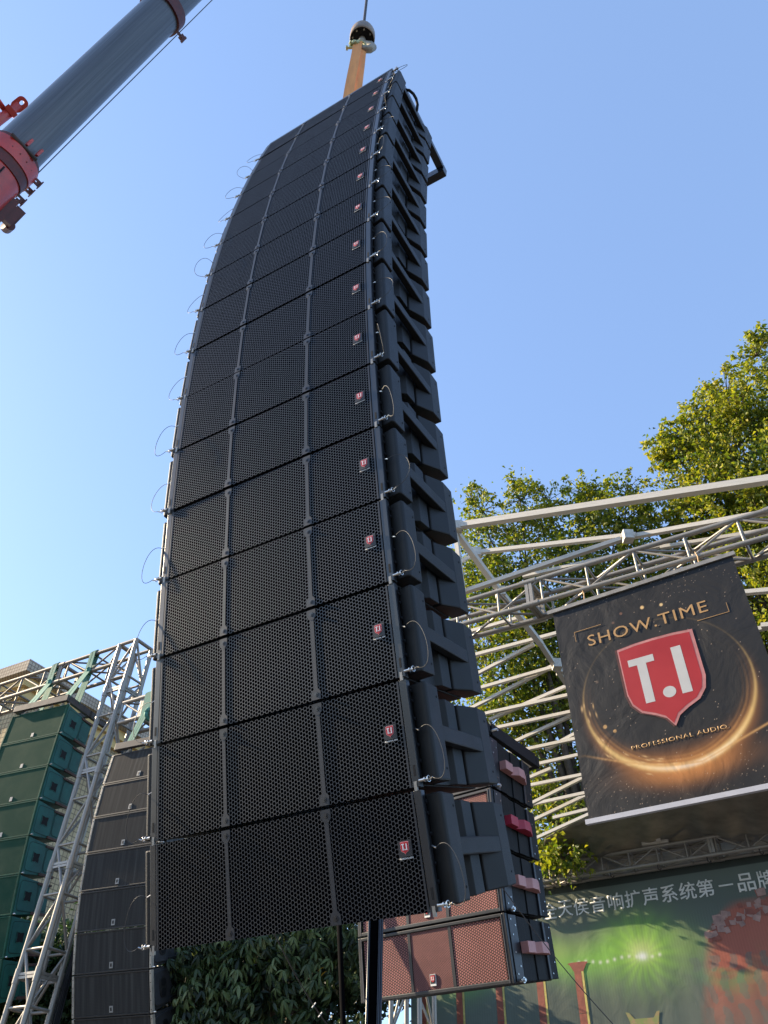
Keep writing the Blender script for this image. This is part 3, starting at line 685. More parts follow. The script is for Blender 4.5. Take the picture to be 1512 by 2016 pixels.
tubez(RB*1.20, -.60, -.402, MT['boomdark'], 'collar')
tubez(RB*1.12, 4.86, 5.12, MT['boomdark'], 'collar')
tubez(RB*.86, 5.121, 17.6, MT['boomgrey'], 'tip_section')
for k in range(20):
    a = 2*math.pi*k/20 + .1; q = Vector((math.cos(a), math.sin(a), 0))*RB*1.262 + Vector((0,0,-.26)); link('bolt', MB().tube(q, q + Vector((math.cos(a), math.sin(a), 0))*.010, .011, n=6).mesh('bolt', MT['boomdark']), cb)
def tobl(p): return MBm.inverted() @ p
lc = tobl(CAMP); fdir = Vector((lc.x, lc.y, 0)).normalized(); sdr = Vector((-fdir.y, fdir.x, 0))
if (MBm.to_3x3() @ sdr).dot(CX) < 0: sdr = -sdr       # sdr points to picture right/below
rr = RB*1.26
link('roller', MB().tube(fdir*rr + sdr*(-.24) + Vector((0,0,-.10)), fdir*(rr-.02) + sdr*.27 + Vector((0,0,-.10)), .032, n=12).mesh('roller', MT['steel'], True), cb)
for t in (.0, .20): link('roller_bracket', MB().box(-.02,.02,-.04,.05,-.06,.10).mesh('br', MT['boomred']), cb, Matrix.Translation(fdir*(rr-.02) + sdr*(t*1.0 + .02) + Vector((0,0,.02))))
def lug(t, z, nm, s=1.):
    mb = MB().box(-.015,.015,0,.16*s,-.05*s,.0).box(-.015,.015,0,.16*s,.05*s,.10*s).box(-.015,.015,.06*s,.16*s,.001,.05*s).box(-.05,.06,.14*s,.17*s,-.06*s,.12*s)
    ang = math.atan2(sdr.y, sdr.x); M = Matrix.Translation(sdr*(rr-.02) + fdir*t + Vector((0,0,z))) @ Matrix.Rotation(ang - math.pi/2, 4, 'Z')
    link(nm, mb.mesh(nm, MT['boomdark']), cb, M)
lug(.06, -.16, 'rope_guide', .75); lug(-.06, -.32, 'rope_guide', .75); lug(0, -.62, 'bracket', .8)
M_ = Matrix.Translation(sdr*(rr-.06) + Vector((0,0,-.95))) @ Matrix.Rotation(math.atan2(sdr.y, sdr.x) - math.pi/2, 4, 'Z')
link('winch_mount', MB().box(-.14,.14,0,.12,-.3,.2).box(-.12,.0,.12,.26,-.22,.12).tube((0,.25,-.15), (.18,.25,-.15), .09, n=14).box(.02,.12,.13,.30,-.05,.25).mesh('wm', MT['boomdark']), cb, M_)
lug2 = MB().box(-.012,.012,0,.17,-.03,.03).box(-.02,.02,.15,.20,-.09,.09).box(-.04,.05,.08,.15,-.04,.05)
link('rope_guide', lug2.mesh('rg', MT['boomdark']), cb, Matrix.Translation(sdr*(RB*1.10) + Vector((0,0,4.98))) @ Matrix.Rotation(math.atan2(sdr.y, sdr.x) - math.pi/2, 4, 'Z'))
# thin line along the boom
wa, wb = at(-60, 475, 15.9), at(480, -62, 24.5)
hs = [fdir*(RB*1.20) + sdr*(.02+.012*math.sin(i*1.3)) + Vector((0,0,-.65-i*.4)) for i in range(12)]; link('hydraulic_hose', MB().path(hs, .016, 6).mesh('hose', MT['cab'], True), cb)
w_ = link('luffing_rope', MB().tube(Vector((0,0,0)), wb-wa, .010, n=6).mesh('rope', MT['cable'])); w_.location = wa; tag(w_, 'thin steel rope running alongside the crane boom against the sky', 'rope')
# hoist rope
tipz = 30.8
hr = link('hoist_rope', MB().tube((0,0,0), (.03,-.01, tipz - HP.z - .3), .018, n=8).mesh('hr', MT['steel'])); hr.location = HP + Vector((0,0,.3)); tag(hr, 'thick steel hoist rope rising straight up from the ball shaped hook block', 'rope')
# folded jib end, upper left
J0, J1 = at(-140, 345, 14.5), at(38, 206, 14.5); J2 = at(-60, 120, 14.6); JM = at(13, 222, 14.5)
jb = empty('folded_jib', J0, 'red tubular jib end with a drilled lug, beside the boom at the left edge', 'crane jib'); oj = J0
link('main_tube', MB().tube(J0-oj, J1-oj, .068, n=16).mesh('jt', MT['boomred'], True), jb)
link('side_tube', MB().tube(J2-oj, JM-oj, .042, n=14).mesh('js', MT['boomred'], True), jb)
link('side_tube', MB().tube(at(-90, 245, 14.7)-oj, at(-2, 216, 14.6)-oj, .055, n=14).mesh('js', MT['boomred'], True), jb)
a_ = (J1-J0).normalized(); vw = (CAMP - J1).normalized(); sd_ = a_.cross(vw).normalized(); nv = sd_.cross(a_).normalized()
Ml = Matrix((sd_, a_, nv)).transposed().to_4x4(); Ml.translation = J1 - oj
lp = MB(); outl = rrect(-.085, .085, -.12, .13, .07, 5); hole = [(.026*math.cos(t), .05+.04*math.sin(t)) for t in [2*math.pi*i/24 for i in range(24)]]
def angsort(p, c=(0, .02)): return math.atan2(p[1]-c[1], p[0]-c[0])
no_ = len(outl); outl = sorted(outl, key=angsort); hol = []
for p in outl:
    a = angsort(p); hol.append((.030*math.cos(a), .045 + .036*math.sin(a)))
vs = [(x, y, z) for z in (-.035, .035) for x, y in outl] + [(x, y, z) for z in (-.035, .035) for x, y in hol]
n = no_; fs = []
for i in range(n):
    j = (i+1) % n
    fs += [(i, j, n+j, n+i), (2*n+j, 2*n+i, 3*n+i, 3*n+j), (n+i, n+j, 3*n+j, 3*n+i), (j, i, 2*n+i, 2*n+j)]
link('lug_plate', MB().add(vs, fs).mesh('lug', MT['boomred']), jb, Ml)
link('end_cap', MB().box(-.09,.09,-.20,-.12,-.075,.075).mesh('cap', MT['boomred']), jb, Ml)

# ================================================================== RED FRONTED STACK
MT['redmesh'] = honeycomb('red_foam_behind_mesh', .0150, (.018,.011,.011), (.40,.18,.165), .345, .6, .18, .25)
MT['redfine'] = honeycomb('red_foam_behind_fine_mesh', 0.0085, (.034,.020,.020), (.32,.14,.13), .34, .6, .18, .25)
MT['woodblk'] = paint('black_brushed_side', (.0065,.0062,.006), .6, var=.4, scale=16, stretch=(1,6,1), bump=.5, bscale=120, spec=.25)
MT['pink'] = paint('faded_pink_handle', (.58,.27,.24), .5, var=.14)
MT['crimson'] = paint('crimson_handle', (.46,.030,.060), .45, var=.12)
MT['edge'] = paint('frame_edge', (.09,.09,.10), .4, var=.3); MT['frame'] = paint('grey_black_frame', (.016,.017,.020), .38, var=.3)
WR, HR, DR = 1.1, .366, .50
def make_red(hcol):
    root = bpy.data.objects.new('line_array_speaker', None); tag(root, 'x', 'loudspeaker'); parts = []
    def P(n, mb, mat, bev=0):
        o = link(n, mb.mesh(n, MT[mat])); parts.append(o)
        if bev: bevel(o, bev)
        return o
    P('cabinet', taper(MB().box(-WR+.02, -.02, .02, DR, .006, HR-.006), HR, .22), 'cab', .003)
    for z0, z1 in ((.004, .026), (HR-.024, HR-.004)): P('front_frame', MB().box(-WR+.024, -.024, -.008, .02, z0, z1), 'frame', .004)
    for a, b in ((-WR, -WR+.022), (-.022, 0)):
        o = P('side_rail', MB().box(a, b, -.006, .02, .004, HR-.004), 'frame', .003)
        sub(o, 'edge_strip', MB().box(b+.001 if a < -.5 else a-.006, b+.006 if a < -.5 else a-.001, -.009, -.001, .008, HR-.008).mesh('e', MT['edge']))
    xs = (-WR+.03, -.70, -.395, -.03)
    for k in range(3): P('grille_panel', MB().box(xs[k]+.011, xs[k+1]-.011, .001, .012, .027, HR-.025), 'redfine' if k == 1 else 'redmesh')
    for k in (1, 2): P('grille_strip', MB().box(xs[k]-.0105, xs[k]+.0105, -.003, .010, .027, HR-.025), 'frame')
    o = link('badge', MB().box(-.02, .02, -.006, .001, -.03, .03).mesh('bd', MT['white']), None, Matrix.Translation((-.545, 0, .075))); parts.append(o)
    sub(o, 'badge_face', MB().box(-.0175, .0175, -.0072, -.006, -.018, .0275).mesh('bf', MT['plate']))
    sub(o, 'shield', shield(.029, .036, -.0073, -.009).mesh('sh', MT['red'])).location.z = .005
    sub(o, 'lettering', ti_letters(.029, .036, -.009, -.010).mesh('ti', MT['white'])).location.z = .005
    # right side
    kz = .22*.5
    P('rigging_strip', MB().box(-.0195, .006, .022, .115, .01, HR-.01), 'frame', .003)
    rv = MB()
    for y, z in ((.045,.05),(.085,.09),(.05,.16),(.09,.30),(.045,.33),(.05,.25)): P('rivet', MB().tube((.006,y,z), (.009,y,z), .005, n=8), 'chrome')
    for k, (y0, y1, dx) in enumerate(((.12,.206,.0),(.207,.286,-.007),(.287,.371,.0),(.372,.426,-.004))):
        P('side_board', taper(MB().box(-.0195, .004+dx, y0, y1, .010, HR-.010), HR, .22), 'woodblk', .003)
    P('rear_rail', taper(MB().box(-.0195, .012, .428, .452, .012, HR-.012), HR, .22), 'frame', .003)
    P('rear_rigging', taper(MB().box(-.0195, .006, .455, .545, .012, HR-.012), HR, .22), 'cab', .003)
    for y, z in ((.48,.06),(.52,.12),(.49,.25),(.52,.31)): P('rivet', MB().tube((.006,y,z), (.009,y,z), .0045, n=8), 'chrome')
    hp = [(.005,.125),(.055,.125),(.055,.215),(.022,.236),(.068,.275),(.068,.345),(.028,.440),(.005,.440)]
    o = P('handle', MB().prism(hp, lambda x, y: (x, y, .155), lambda x, y: (x, y, .215)), hcol, .002)
    P('lock_pin', MB().tube((.006,.05,.018), (.045,.05,.018), .009, n=10).tube((.03,.05,.018), (.036,.05,.018), .016, n=10), 'chrome')
    return root, parts
RS, rtop = stack((.80, 5.02, 2.56), R(-38.5), HR, [8.7, 5.5, 2.6, -.1])
for hcol, idx in (('pink', (0, 1, 3)), ('crimson', (2,))):
    pr = make_red(hcol)
    for i in idx:
        nm = ['lowest and fully visible', 'second from the bottom', 'third up with crimson handle', 'topmost, under the black frame'][i]
        place(pr, RS[i], f'speaker with pinkish red mesh front, {nm}, of the red stack', 'red fronted line array speakers')
    for p in pr[1]:
        for q in KIDS.get(p, ()): bpy.data.objects.remove(q)
        bpy.data.objects.remove(p)
    bpy.data.objects.remove(pr[0])
Mr = frame(rtop, R(-38.5), 0)
fr = empty('flying_frame', Mr, 'black flying frame on top of the red fronted speaker stack', 'speaker frame')
bevel(link('front_beam', MB().box(-WR, .0, 0, .05, .01, .09).mesh('f', MT['cab']), fr), .004)
for x in (-WR, -.03): bevel(link('side_beam', MB().box(x, x+.04, .053, .66, .01, .10).mesh('f', MT['cab']), fr), .004)
bevel(link('rear_beam', MB().box(-WR, .01, .663, .71, .01, .09).mesh('f', MT['cab']), fr), .004)
link('corner_plate', MB().box(-.032, .0, -.012, -.003, -.04, .12).mesh('cp', MT['alu']), fr)
link('eye_bolt', MB().tube((.012,.04,.03), (.06,.04,.03), .012, n=8).mesh('eb', MT['chrome']), fr)

# ================================================================== STAGE ON THE RIGHT
YS = R(-33.5); SD = Vector((math.cos(YS), math.sin(YS), 0)); SN = Vector((math.sin(YS), -math.cos(YS), 0)); SBk = -SN
SP = Vector((1.757, 6.673, 6.214))
ZZ = Vector((0,0,1))
# front truss
f0 = Vector((.905, 7.235, 6.43))
a_ = (Vector((3.58, 5.465, 6.315)) - Vector((.905, 7.235, 6.44))).normalized()
truss('stage_truss', 'silver front truss of the stage carrying the hanging black banner', 'truss', 'stage trusses', f0 - a_*2.6, a_, 8.6, SBk, ZZ, .29, .29, MT['alu'], .027, .013, .50, seg=2.5, segoff=.90, phase=1)
# rear truss
r0 = hit(1068, 1736, SP + SBk*6.3, SN); r1 = hit(1432, 1678, SP + SBk*6.3, SN); a2 = (r1-r0).normalized(); r0 = r0 - a2*1.2
truss('stage_truss', 'silver rear truss above the printed stage backdrop', 'truss', 'stage trusses', r0, a2, 8.5, SBk, ZZ, .26, .25, MT['alu'], .027, .013, .44, seg=2.2, segoff=1.75, phase=1)
hk2 = empty('cable_hooks', r0, 'row of small dark hooks under the rear stage truss', 'hook')
for k in range(7):
    q = a2*(1.6 + k*.75) + Vector((0,0,-.02)); link('hook', MB().path([q, q+Vector((0,0,-.06)), q+Vector((.03,0,-.08)), q+Vector((.05,0,-.05))], .010, 6).mesh('hk', MT['steel']), hk2)
# tower legs behind the red stack
tl = at(770, 2000, 8.15); truss('truss_tower', 'slim silver truss leg seen under the red fronted speakers', 'truss tower', None, Vector((tl.x, tl.y, 0)), ZZ, 6.6, (SD*.8+SBk*.2).normalized(), SBk, .26, .26, MT['alu'], .022, .012, .55)
# roof frame: square tubes between the two trusses
rf = empty('stage_roof_frame', f0, 'bare galvanised tube roof frame above the stage, in front of the trees', 'roof frame')
A1 = hit(901, 1035, SP, SN); 
def roofplane(px, py, k):      # k 0 at the front truss .. 1 at the rear truss
    return hit(px, py, SP + SBk*(6.2*k), SN)
def rt(nm, p, kp_, q, kq, w=.045, h=.045, mat='galv'):
    return sqbar(nm, roofplane(*p, kp_), roofplane(*q, kq), w, h, MT[mat], rf, f0)
rt('rafter', (899,1036), .0, (1640,925), .0, .075, .075)
rt('post', (895,1030), .005, (914,1190), .005, .05, .05)
rt('rafter', (936,1088), .09, (1252,1053), .09, .05, .05)
rt('rafter', (1236,1058), .095, (1560,1000), .085, .05, .05)
rt('brace', (905,1168), .02, (1222,1062), .08, .055, .05)
rt('brace', (885,1118), .05, (932,1092), .09, .04, .04)
rt('rafter', (897,1046), .005, (985,1165), .12, .07, .06)
rt('rafter', (985,1165), .12, (1065,1268), .25, .07, .06)
rt('rafter', (1065,1268), .25, (1115,1345), .36, .06, .06)
rt('rafter', (1112,1338), .36, (1180,1470), .60, .05, .05)
rt('rafter', (1030,1135), .12, (1300,1075), .12, .045, .04)
rt('rafter', (1300,1078), .12, (1600,1030), .12, .045, .04)
Z2 = lambda x, y: (880 + x/2.392, 1080 + y/2.392)
tubes = [((95,395),(330,330),.20),((110,420),(470,330),.16),((100,510),(620,372),.26),((115,605),(410,450),.27),((140,662),(560,542),.33),((110,755),(510,547),.34),((150,785),(640,675),.40),((200,806),(600,632),.41),
         ((230,845),(640,757),.46),((300,918),(640,762),.47),((345,952),(680,880),.52),((465,948),(680,830),.53),((250,970),(360,945),.52),((395,1022),(700,953),.58),((380,1082),(490,1036),.60),((375,1118),(700,1052),.64),
         ((395,1202),(700,1050),.66),((395,1206),(700,1140),.70),((460,1254),(700,1140),.72),((500,1268),(720,1214),.76),((495,1330),(720,1228),.82)]
for i, (p, q, k) in enumerate(tubes):
    if i % 2 == 0 and i != 12: p = (p[0] - (q[0]-p[0])*.35, p[1] - (q[1]-p[1])*.35)
    rt('rafter' if i % 2 == 0 else 'brace', Z2(*p), k, Z2(*q), k, .048 - .006*(i % 2), .042)
for p, q, k in (((1350,1360),(1640,1335),.28), ((1480,1512-1148*0),(1640,1500),.30)):
    rt('rafter', (880+p[0]/2.392, 600+p[1]/2.392), k, (880+q[0]/2.392, 600+q[1]/2.392), k, .06, .05)
rt('rafter', (1460,1243), .33, (1560,1229), .33, .05, .045)
for p, k in (((901,1037),.0),((938,1089),.09),((1236,1056),.09),((985,1166),.12),((1096,1308),.31),((1104,1318),.33)):
    c_ = roofplane(*p, k) - f0; link('clamp', MB().box(c_.x-.055, c_.x+.055, c_.y-.055, c_.y+.055, c_.z-.06, c_.z+.06).mesh('cl', MT['galv']), rf)
# dropper from roof to rear truss
q0, q1 = hit(1283, 1590, SP+SBk*5.9, SN), hit(1296, 1655, SP+SBk*6.2, SN)
sqbar('dropper', q0, q1, .07, .07, MT['galv'], rf, f0); sqbar('dropper_plate', hit(1264,1662,SP+SBk*6.25,SN), hit(1316,1655,SP+SBk*6.25,SN), .05, .05, MT['galv'], rf, f0)
# tarpaulin
MT['tarp'] = paint('dark_tarpaulin', (.21,.195,.16), .55, var=.3, scale=2.5, bump=.3, bscale=60); translucent(MT['tarp'], .35)
def tarp_pt(s, t):           # s along, t 0 bottom .. 1 top
    top = [(1072,1650,.90),(1165,1603,.84),(1300,1578,.80),(1440,1556,.78),(1620,1535,.76)]
    k = s*4; i = min(3, int(k)); u = k - i; a, b = top[i], top[i+1]
    T = roofplane(a[0]+(b[0]-a[0])*u, a[1]+(b[1]-a[1])*u, a[2]+(b[2]-a[2])*u)
    B = roofplane(1050 + 600*s, 1755 - 96*s, 1.30)
    p = B.lerp(T, t)
    sag = -.16*math.sin(math.pi*t)*(1 + .5*math.sin(s*9)); wr = .035*math.sin(s*31 + t*5)*math.sin(math.pi*t) + .02*math.sin(s*70 - t*9)*t*(1-t)*3
    return p + Vector((0,0,sag + wr)) 
NS, NT = 90, 24; tb = MB(); vs = [tarp_pt(i/NS, j/NT) for j in range(NT+1) for i in range(NS+1)]
tb.add(vs, [(j*(NS+1)+i, j*(NS+1)+i+1, (j+1)*(NS+1)+i+1, (j+1)*(NS+1)+i) for j in range(NT) for i in range(NS)])
to = link('tarpaulin', tb.mesh('tarp', MT['tarp'], True)); tag(to, 'dark wrinkled tarpaulin roof sheet sagging between banner and rear truss', 'tarpaulin')
sm_ = to.modifiers.new('thick', 'SOLIDIFY'); sm_.thickness = .006

# ---------------------------------------------------------------- printed backdrop
def fbm(shape, seed, octs=4, base=4):
    r = np.random.RandomState(seed); out = np.zeros(shape); amp = 1; tot = 0
    for o in range(octs):
        n0, n1 = base*2**o + 2, base*2**o + 2; g = r.rand(n0, n1)
        y = np.linspace(0, n0-1.001, shape[0]); x = np.linspace(0, n1-1.001, shape[1]); yi = y.astype(int); xi = x.astype(int)
        fy = (y-yi)[:, None]; fx = (x-xi)[None]; fy = fy*fy*(3-2*fy); fx = fx*fx*(3-2*fx)
        out += amp*((g[yi][:, xi]*(1-fx) + g[yi][:, xi+1]*fx)*(1-fy) + (g[yi+1][:, xi]*(1-fx) + g[yi+1][:, xi+1]*fx)*fy); tot += amp; amp *= .5
    return out / tot
def print_sheet(name, x0, x1, z0, z1, nx, nz, rgb, mat, yfun):
    xs = np.linspace(x0, x1, nx); zs = np.linspace(z0, z1, nz); X, Z = np.meshgrid(xs, zs)
    C = rgb(X, Z); Y = yfun(X, Z)
    co = np.stack([X, Y, Z], -1).reshape(-1, 3); i = np.arange((nz-1)*(nx-1)); r_, c_ = i // (nx-1), i % (nx-1); b = r_*nx + c_
    faces = np.stack([b, b+1, b+nx+1, b+nx], 1)
    me = bpy.data.meshes.new(name); me.vertices.add(len(co)); me.vertices.foreach_set('co', co.ravel().astype(np.float32))
    me.loops.add(faces.size); me.loops.foreach_set('vertex_index', faces.ravel().astype(np.int32))
    me.polygons.add(len(faces)); me.polygons.foreach_set('loop_start', (np.arange(len(faces))*4).astype(np.int32))
    me.polygons.foreach_set('use_smooth', np.ones(len(faces), bool)); me.update(calc_edges=True)
    at_ = me.color_attributes.new('print', 'FLOAT_COLOR', 'POINT'); A = np.ones((len(co), 4), np.float32); A[:, :3] = np.clip(C.reshape(-1, 3), 0, 1); at_.data.foreach_set('color', A.ravel())
    me.materials.append(mat); return me
def mixc(C, col, a): return C*(1-a[..., None]) + np.array(col)*a[..., None]
def mural(X, Z):
    sh = X.shape; n1 = fbm(sh, 3, 5, 5); n2 = fbm(sh, 9, 6, 14); n3 = fbm(sh, 5, 3, 3)
    C = np.ones(sh + (3,)) * np.array([.125,.148,.118]); C *= (.8 + .45*n1)[..., None]
    C = mixc(C, [.34,.31,.15], np.clip(1 - (Z+.05)/-.9, 0, 1)*.6*np.clip((1.0-X)/1.5, 0, 1))  # warm sunlight on the upper left, painted into the sheet colour
    gz = np.exp(-((Z+1.0+.12*np.sin(X*3))/.28)**2) * np.clip((2.2-X)/1.2, 0, 1) * (.35 + .9*n1)
    C = mixc(C, [.26,.56,.08], np.clip(gz*.75, 0, .85))
    C = mixc(C, [.42,.50,.16], np.clip(np.exp(-((Z+.95)/.16)**2)*np.clip((.9-X)/1.2, 0, 1)*.7, 0, .8))
    d = np.hypot((X-1.47)/.66, (Z+1.06)/.50); ang = np.arctan2(Z+1.12, X-1.47); rays = .82 + .18*np.sin(ang*17 + 14*n1)
    C = mixc(C, [.34,.66,.07], np.clip(np.exp(-d**2*1.5)*.9*rays, 0, 1)); C = mixc(C, [.62,.72,.25], np.clip(np.exp(-d**2*11), 0, 1))
    C = mixc(C, [.95,.95,.85], np.exp(-np.hypot((X-1.47)/.07, (Z+1.13)/.05)**2))
    for xx in np.arange(.35, 1.8, .115): C = mixc(C, [.9,.9,.7], .8*np.exp(-np.hypot((X-xx)/.022, (Z+1.13+.02*np.sin(xx*9))/.022)**2))
    C = mixc(C, [.22,.34,.10], .6*np.exp(-np.hypot((X-2.2)/.25, (Z+1.05)/.22)**2))
    # castle
    edge = 2.35 + .9*np.clip(-.85-Z, -1, .0) * 0 + .35*(n1-.5)
    ca = np.clip((X - (2.42 + .55*np.clip(Z+.98, 0, 1)*1.5 - .30*np.clip(-1.0-Z, 0, 1))+.25*(n1-.5))/.22, 0, 1) * np.clip((-.52-Z)/.15, 0, 1)
    C = mixc(C, [.48,.13,.08], ca*np.clip(1.15+ (Z+1.0)*.75, .12, .85)); 
    st = ((np.sin(X*26 + 7*n2)*np.sin(Z*9 + 6*n1)) > .15) & (Z < -1.22) & (X > 1.98)
    C = mixc(C, [.15,.17,.14], st*.55*np.clip((X-1.95)/.3, 0, 1)); gs = np.exp(-np.hypot((X-2.65)/.35, (Z+1.42)/.25)**2)
    C = mixc(C, [.12,.33,.12], gs*np.clip((n2-.45)*5, 0, 1)*.8)
    C *= (.93 + .14*n3)[..., None]; C *= (.97 + .06*np.sin(X*150+4*n1)*(n3 > .45))[..., None]
    C[Z > -.10] *= .30  # shadow under the rear truss, painted as a darker top band
    return C
M0 = Vector((2.79856, 13.89836, 5.64206)); MM = Matrix((SD, SBk, ZZ)).transposed().to_4x4(); MM.translation = M0
mu = empty('printed_backdrop', MM, 'printed stage backdrop of red columns, green lights and white Chinese characters', 'backdrop')
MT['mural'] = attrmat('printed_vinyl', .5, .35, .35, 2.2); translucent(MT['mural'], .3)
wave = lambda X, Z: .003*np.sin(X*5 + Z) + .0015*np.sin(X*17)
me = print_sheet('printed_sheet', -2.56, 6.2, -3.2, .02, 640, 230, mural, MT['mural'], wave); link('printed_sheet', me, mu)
link('lower_sheet', MB().box(-2.56, 6.2, .0, .02, -5.6, -3.203).mesh('ls', MT['dark']), mu)
MT['prred'] = paint('printed_red', (.26,.075,.045), .5, var=.3, scale=8); MT['prgold'] = paint('printed_gold', (.50,.42,.12), .5, var=.3, scale=9)
MT['prdrum'] = paint('printed_drum', (.30,.20,.10), .5, var=.5, scale=9, col2=(.16,.24,.06)); MT['prbrick'] = paint('printed_brick', (.36,.22,.18), .5, var=.35, scale=6); MT['prtext'] = paint('printed_lettering', (.78,.78,.72), .5, var=.05)
for k, cx in enumerate((-2.30, -1.62, -.90, -.19, .45)):
    c = MB(); z1 = -1.24; w = .075
    for i in range(6):
        za, zb_ = z1 - i*.55, z1 - (i+1)*.55 + .006
        c.add([(cx-w, -.0075, zb_), (cx+w*.5, -.0075, zb_), (cx+w*.5, -.0075, za), (cx-w, -.0075, za)], [(0,1,2,3)])
    o = link('printed_column', c.mesh('col', MT['prred']), mu)
    sub(o, 'printed_highlight', MB().add([(cx+w*.55,-.008,-4.5),(cx+w,-.008,-4.5),(cx+w,-.008,z1),(cx+w*.55,-.008,z1)], [(0,1,2,3)]).mesh('hl', MT['prgold']))
    sub(o, 'printed_capital', MB().add([(cx-w,-.0085,z1),(cx+w,-.0085,z1),(cx+.13,-.0085,z1+.09),(cx+.17,-.0085,z1+.12),(cx+.10,-.0085,z1+.13),(cx-.10,-.0085,z1+.13),(cx-.17,-.0085,z1+.12),(cx-.13,-.0085,z1+.09)], [(0,1,2,3,4,5,6,7)]).mesh('cp', MT['prred']))
o = link('printed_drum', MB().add([(1.18,-.0085,-2.2),(1.50,-.0085,-2.2),(1.55,-.0085,-1.93),(1.58,-.0085,-1.83),(1.53,-.0085,-1.84),(1.48,-.0085,-1.91),(1.20,-.0085,-1.91),(1.13,-.0085,-1.83),(1.08,-.0085,-1.82),(1.12,-.0085,-1.93)], [tuple(range(10))]).mesh('dr', MT['prdrum']), mu)
bkr = random.Random(3); brl = [MB(), MB(), MB()]
for k in range(70):
    u = bkr.random(); v = bkr.random(); cx = 2.45 + 1.3*u; cz = -1.02 + .52*u*.9 + .30*(v-.25)*(1 if u > .1 else .3)
    w, h, a = .028+.035*bkr.random(), .022+.03*bkr.random(), bkr.uniform(-.5, .5); ca, sa = math.cos(a), math.sin(a); y = -.0075 - .0001*k
    brl[k % 3].add([(cx + x*ca - z*sa, y, cz + x*sa + z*ca) for x, z in ((-w,-h),(w,-h),(w,h),(-w,h))], [(0,1,2,3)])
for b_, mm in zip(brl, ('prbrick', 'prred', 'prbrick')): link('printed_rubble', b_.mesh('rub', MT[mm]), mu)
CH = '外全天侯音响扩声系统第一品牌'
CXs = [-.20, .09, .36, .63, .91, 1.20, 1.48, 1.76, 2.05, 2.33, 2.60, 2.90, 3.19, 3.47]
for ch, cx in zip(CH, CXs):
    hh = .235 if ch != '一' else .022
    t = link('character', text_mesh(ch, MT['prtext'], width=.25 if ch != '一' else .21, height=hh*1.05, offset=0. if ch in '侯' else .011), mu); t.location = (cx, -.0075, -.335)

# ---------------------------------------------------------------- hanging banner
YBn, TBn = R(-34.26), .0693
Mbn = frame(SP, YBn, TBn); bn = empty('hanging_banner', Mbn, 'black hanging banner with red shield logo and golden ring of light', 'banner')
def banner(X, Z):
    v = -Z; sh = X.shape; n1 = fbm(sh, 21, 5, 6); n2 = fbm(sh, 22, 6, 30); r = np.random.RandomState(4)
    C = np.ones(sh + (3,)) * np.array([.0150,.0143,.0143]); C *= (.88 + .25*n1)[..., None]
    cx, cz = .895, 1.10; rx, rz = .755, .695; dx, dz = (X-cx)/rx, (v-cz)/rz; rad = np.hypot(dx, dz); ang = np.arctan2(dz, dx)      # ang +90 deg = bottom
    bot = np.clip((np.sin(ang)+.55)/1.55, 0, 1)
    w = .010 + .035*bot**2
    C = mixc(C, [.45,.17,.04], np.clip(np.exp(-((rad-1.0)/(.05+.13*bot**3))**2)*bot**2.2*.75, 0, 1))
    streak = .55 + .45*np.sin(rad*130 + 5*n1)
    C = mixc(C, [.50,.24,.07], np.clip(np.exp(-((rad-.93)/.06)**2)*bot**2*streak*.65, 0, 1))
    C = mixc(C, [.82,.55,.20], np.clip(np.exp(-((rad-1)/w)**2)*(.05 + .95*bot**1.3), 0, 1))
    C = mixc(C, [1.0,.93,.70], np.clip(np.exp(-((rad-1.0)/(w*.6))**2)*np.exp(-((ang-R(84))/.42)**2)*1.1, 0, 1))
    C = mixc(C, [.55,.22,.06], np.clip(np.exp(-(((v-1.80-.03*np.cos((X-.9)*3))/.09))**2)*np.exp(-((X-.92)/.42)**2)*.6, 0, 1))
    a2_ = 1.515 + .27*np.sin(np.clip((X-.06)/1.0, 0, 1)*1.5) - np.clip(X-1.05, 0, 1)*.32
    C = mixc(C, [.62,.34,.12], np.clip(np.exp(-((v-a2_)/.010)**2)*np.clip(X/.4, 0, 1)*.7, 0, 1))
    sp_ = (r.rand(*sh) > .990) & (((v > 1.72)) | (v < .12+.10*X)); C = mixc(C, [.5,.38,.28], sp_*(.25+.75*r.rand(*sh))*np.clip(n1*1.5-.2, 0, 1))
    sp2 = (r.rand(*sh) > .9985); C = mixc(C, [.6,.45,.32], sp2*.7)
    for (bx, bz, br_, c_) in ((.885,.244,.016,(.75,.50,.22)), (1.063,.276,.014,(.62,.44,.22)), (.674,.239,.013,(.16,.08,.05)), (.58,.31,.012,(.12,.07,.05)), (.31,.86,.012,(.10,.07,.05)), (.30,1.30,.016,(.5,.3,.12)), (.38,1.36,.014,(.45,.26,.1))):
        C = mixc(C, c_, np.clip((br_*1.3 - np.hypot(X-bx, v-bz))/(br_*.4), 0, 1))
    for k in range(26):
        t = r.uniform(R(95), R(185)); rr_ = r.uniform(.86, 1.08); px_, pz_ = cx + rx*rr_*math.cos(t), cz + rz*rr_*math.sin(t); tx, tz = -math.sin(t), math.cos(t)
        al = (X-px_)*tx + (v-pz_)*tz; ac = -(X-px_)*tz + (v-pz_)*tx; C = mixc(C, [.7,.45,.2], .7*np.exp(-(al/.025)**2 - (ac/.006)**2))
    return C
MT['banner'] = attrmat('banner_cloth', .5, .4, .55, 2.0)
bw_ = lambda X, Z: .0022*np.sin(X*3.1 + Z*1.2) + .0014*np.sin(Z*6.5 + X*2)*np.cos(X*4)
me = print_sheet('banner_cloth', 0, 1.8, -2.07, 0, 300, 340, banner, MT['banner'], bw_); link('cloth', me, bn)
MT['bar'] = paint('white_batten', (.50,.50,.54), .4, var=.06); MT['gold'] = paint('printed_gold_text', (.46,.27,.11), .5, var=.12, scale=10)
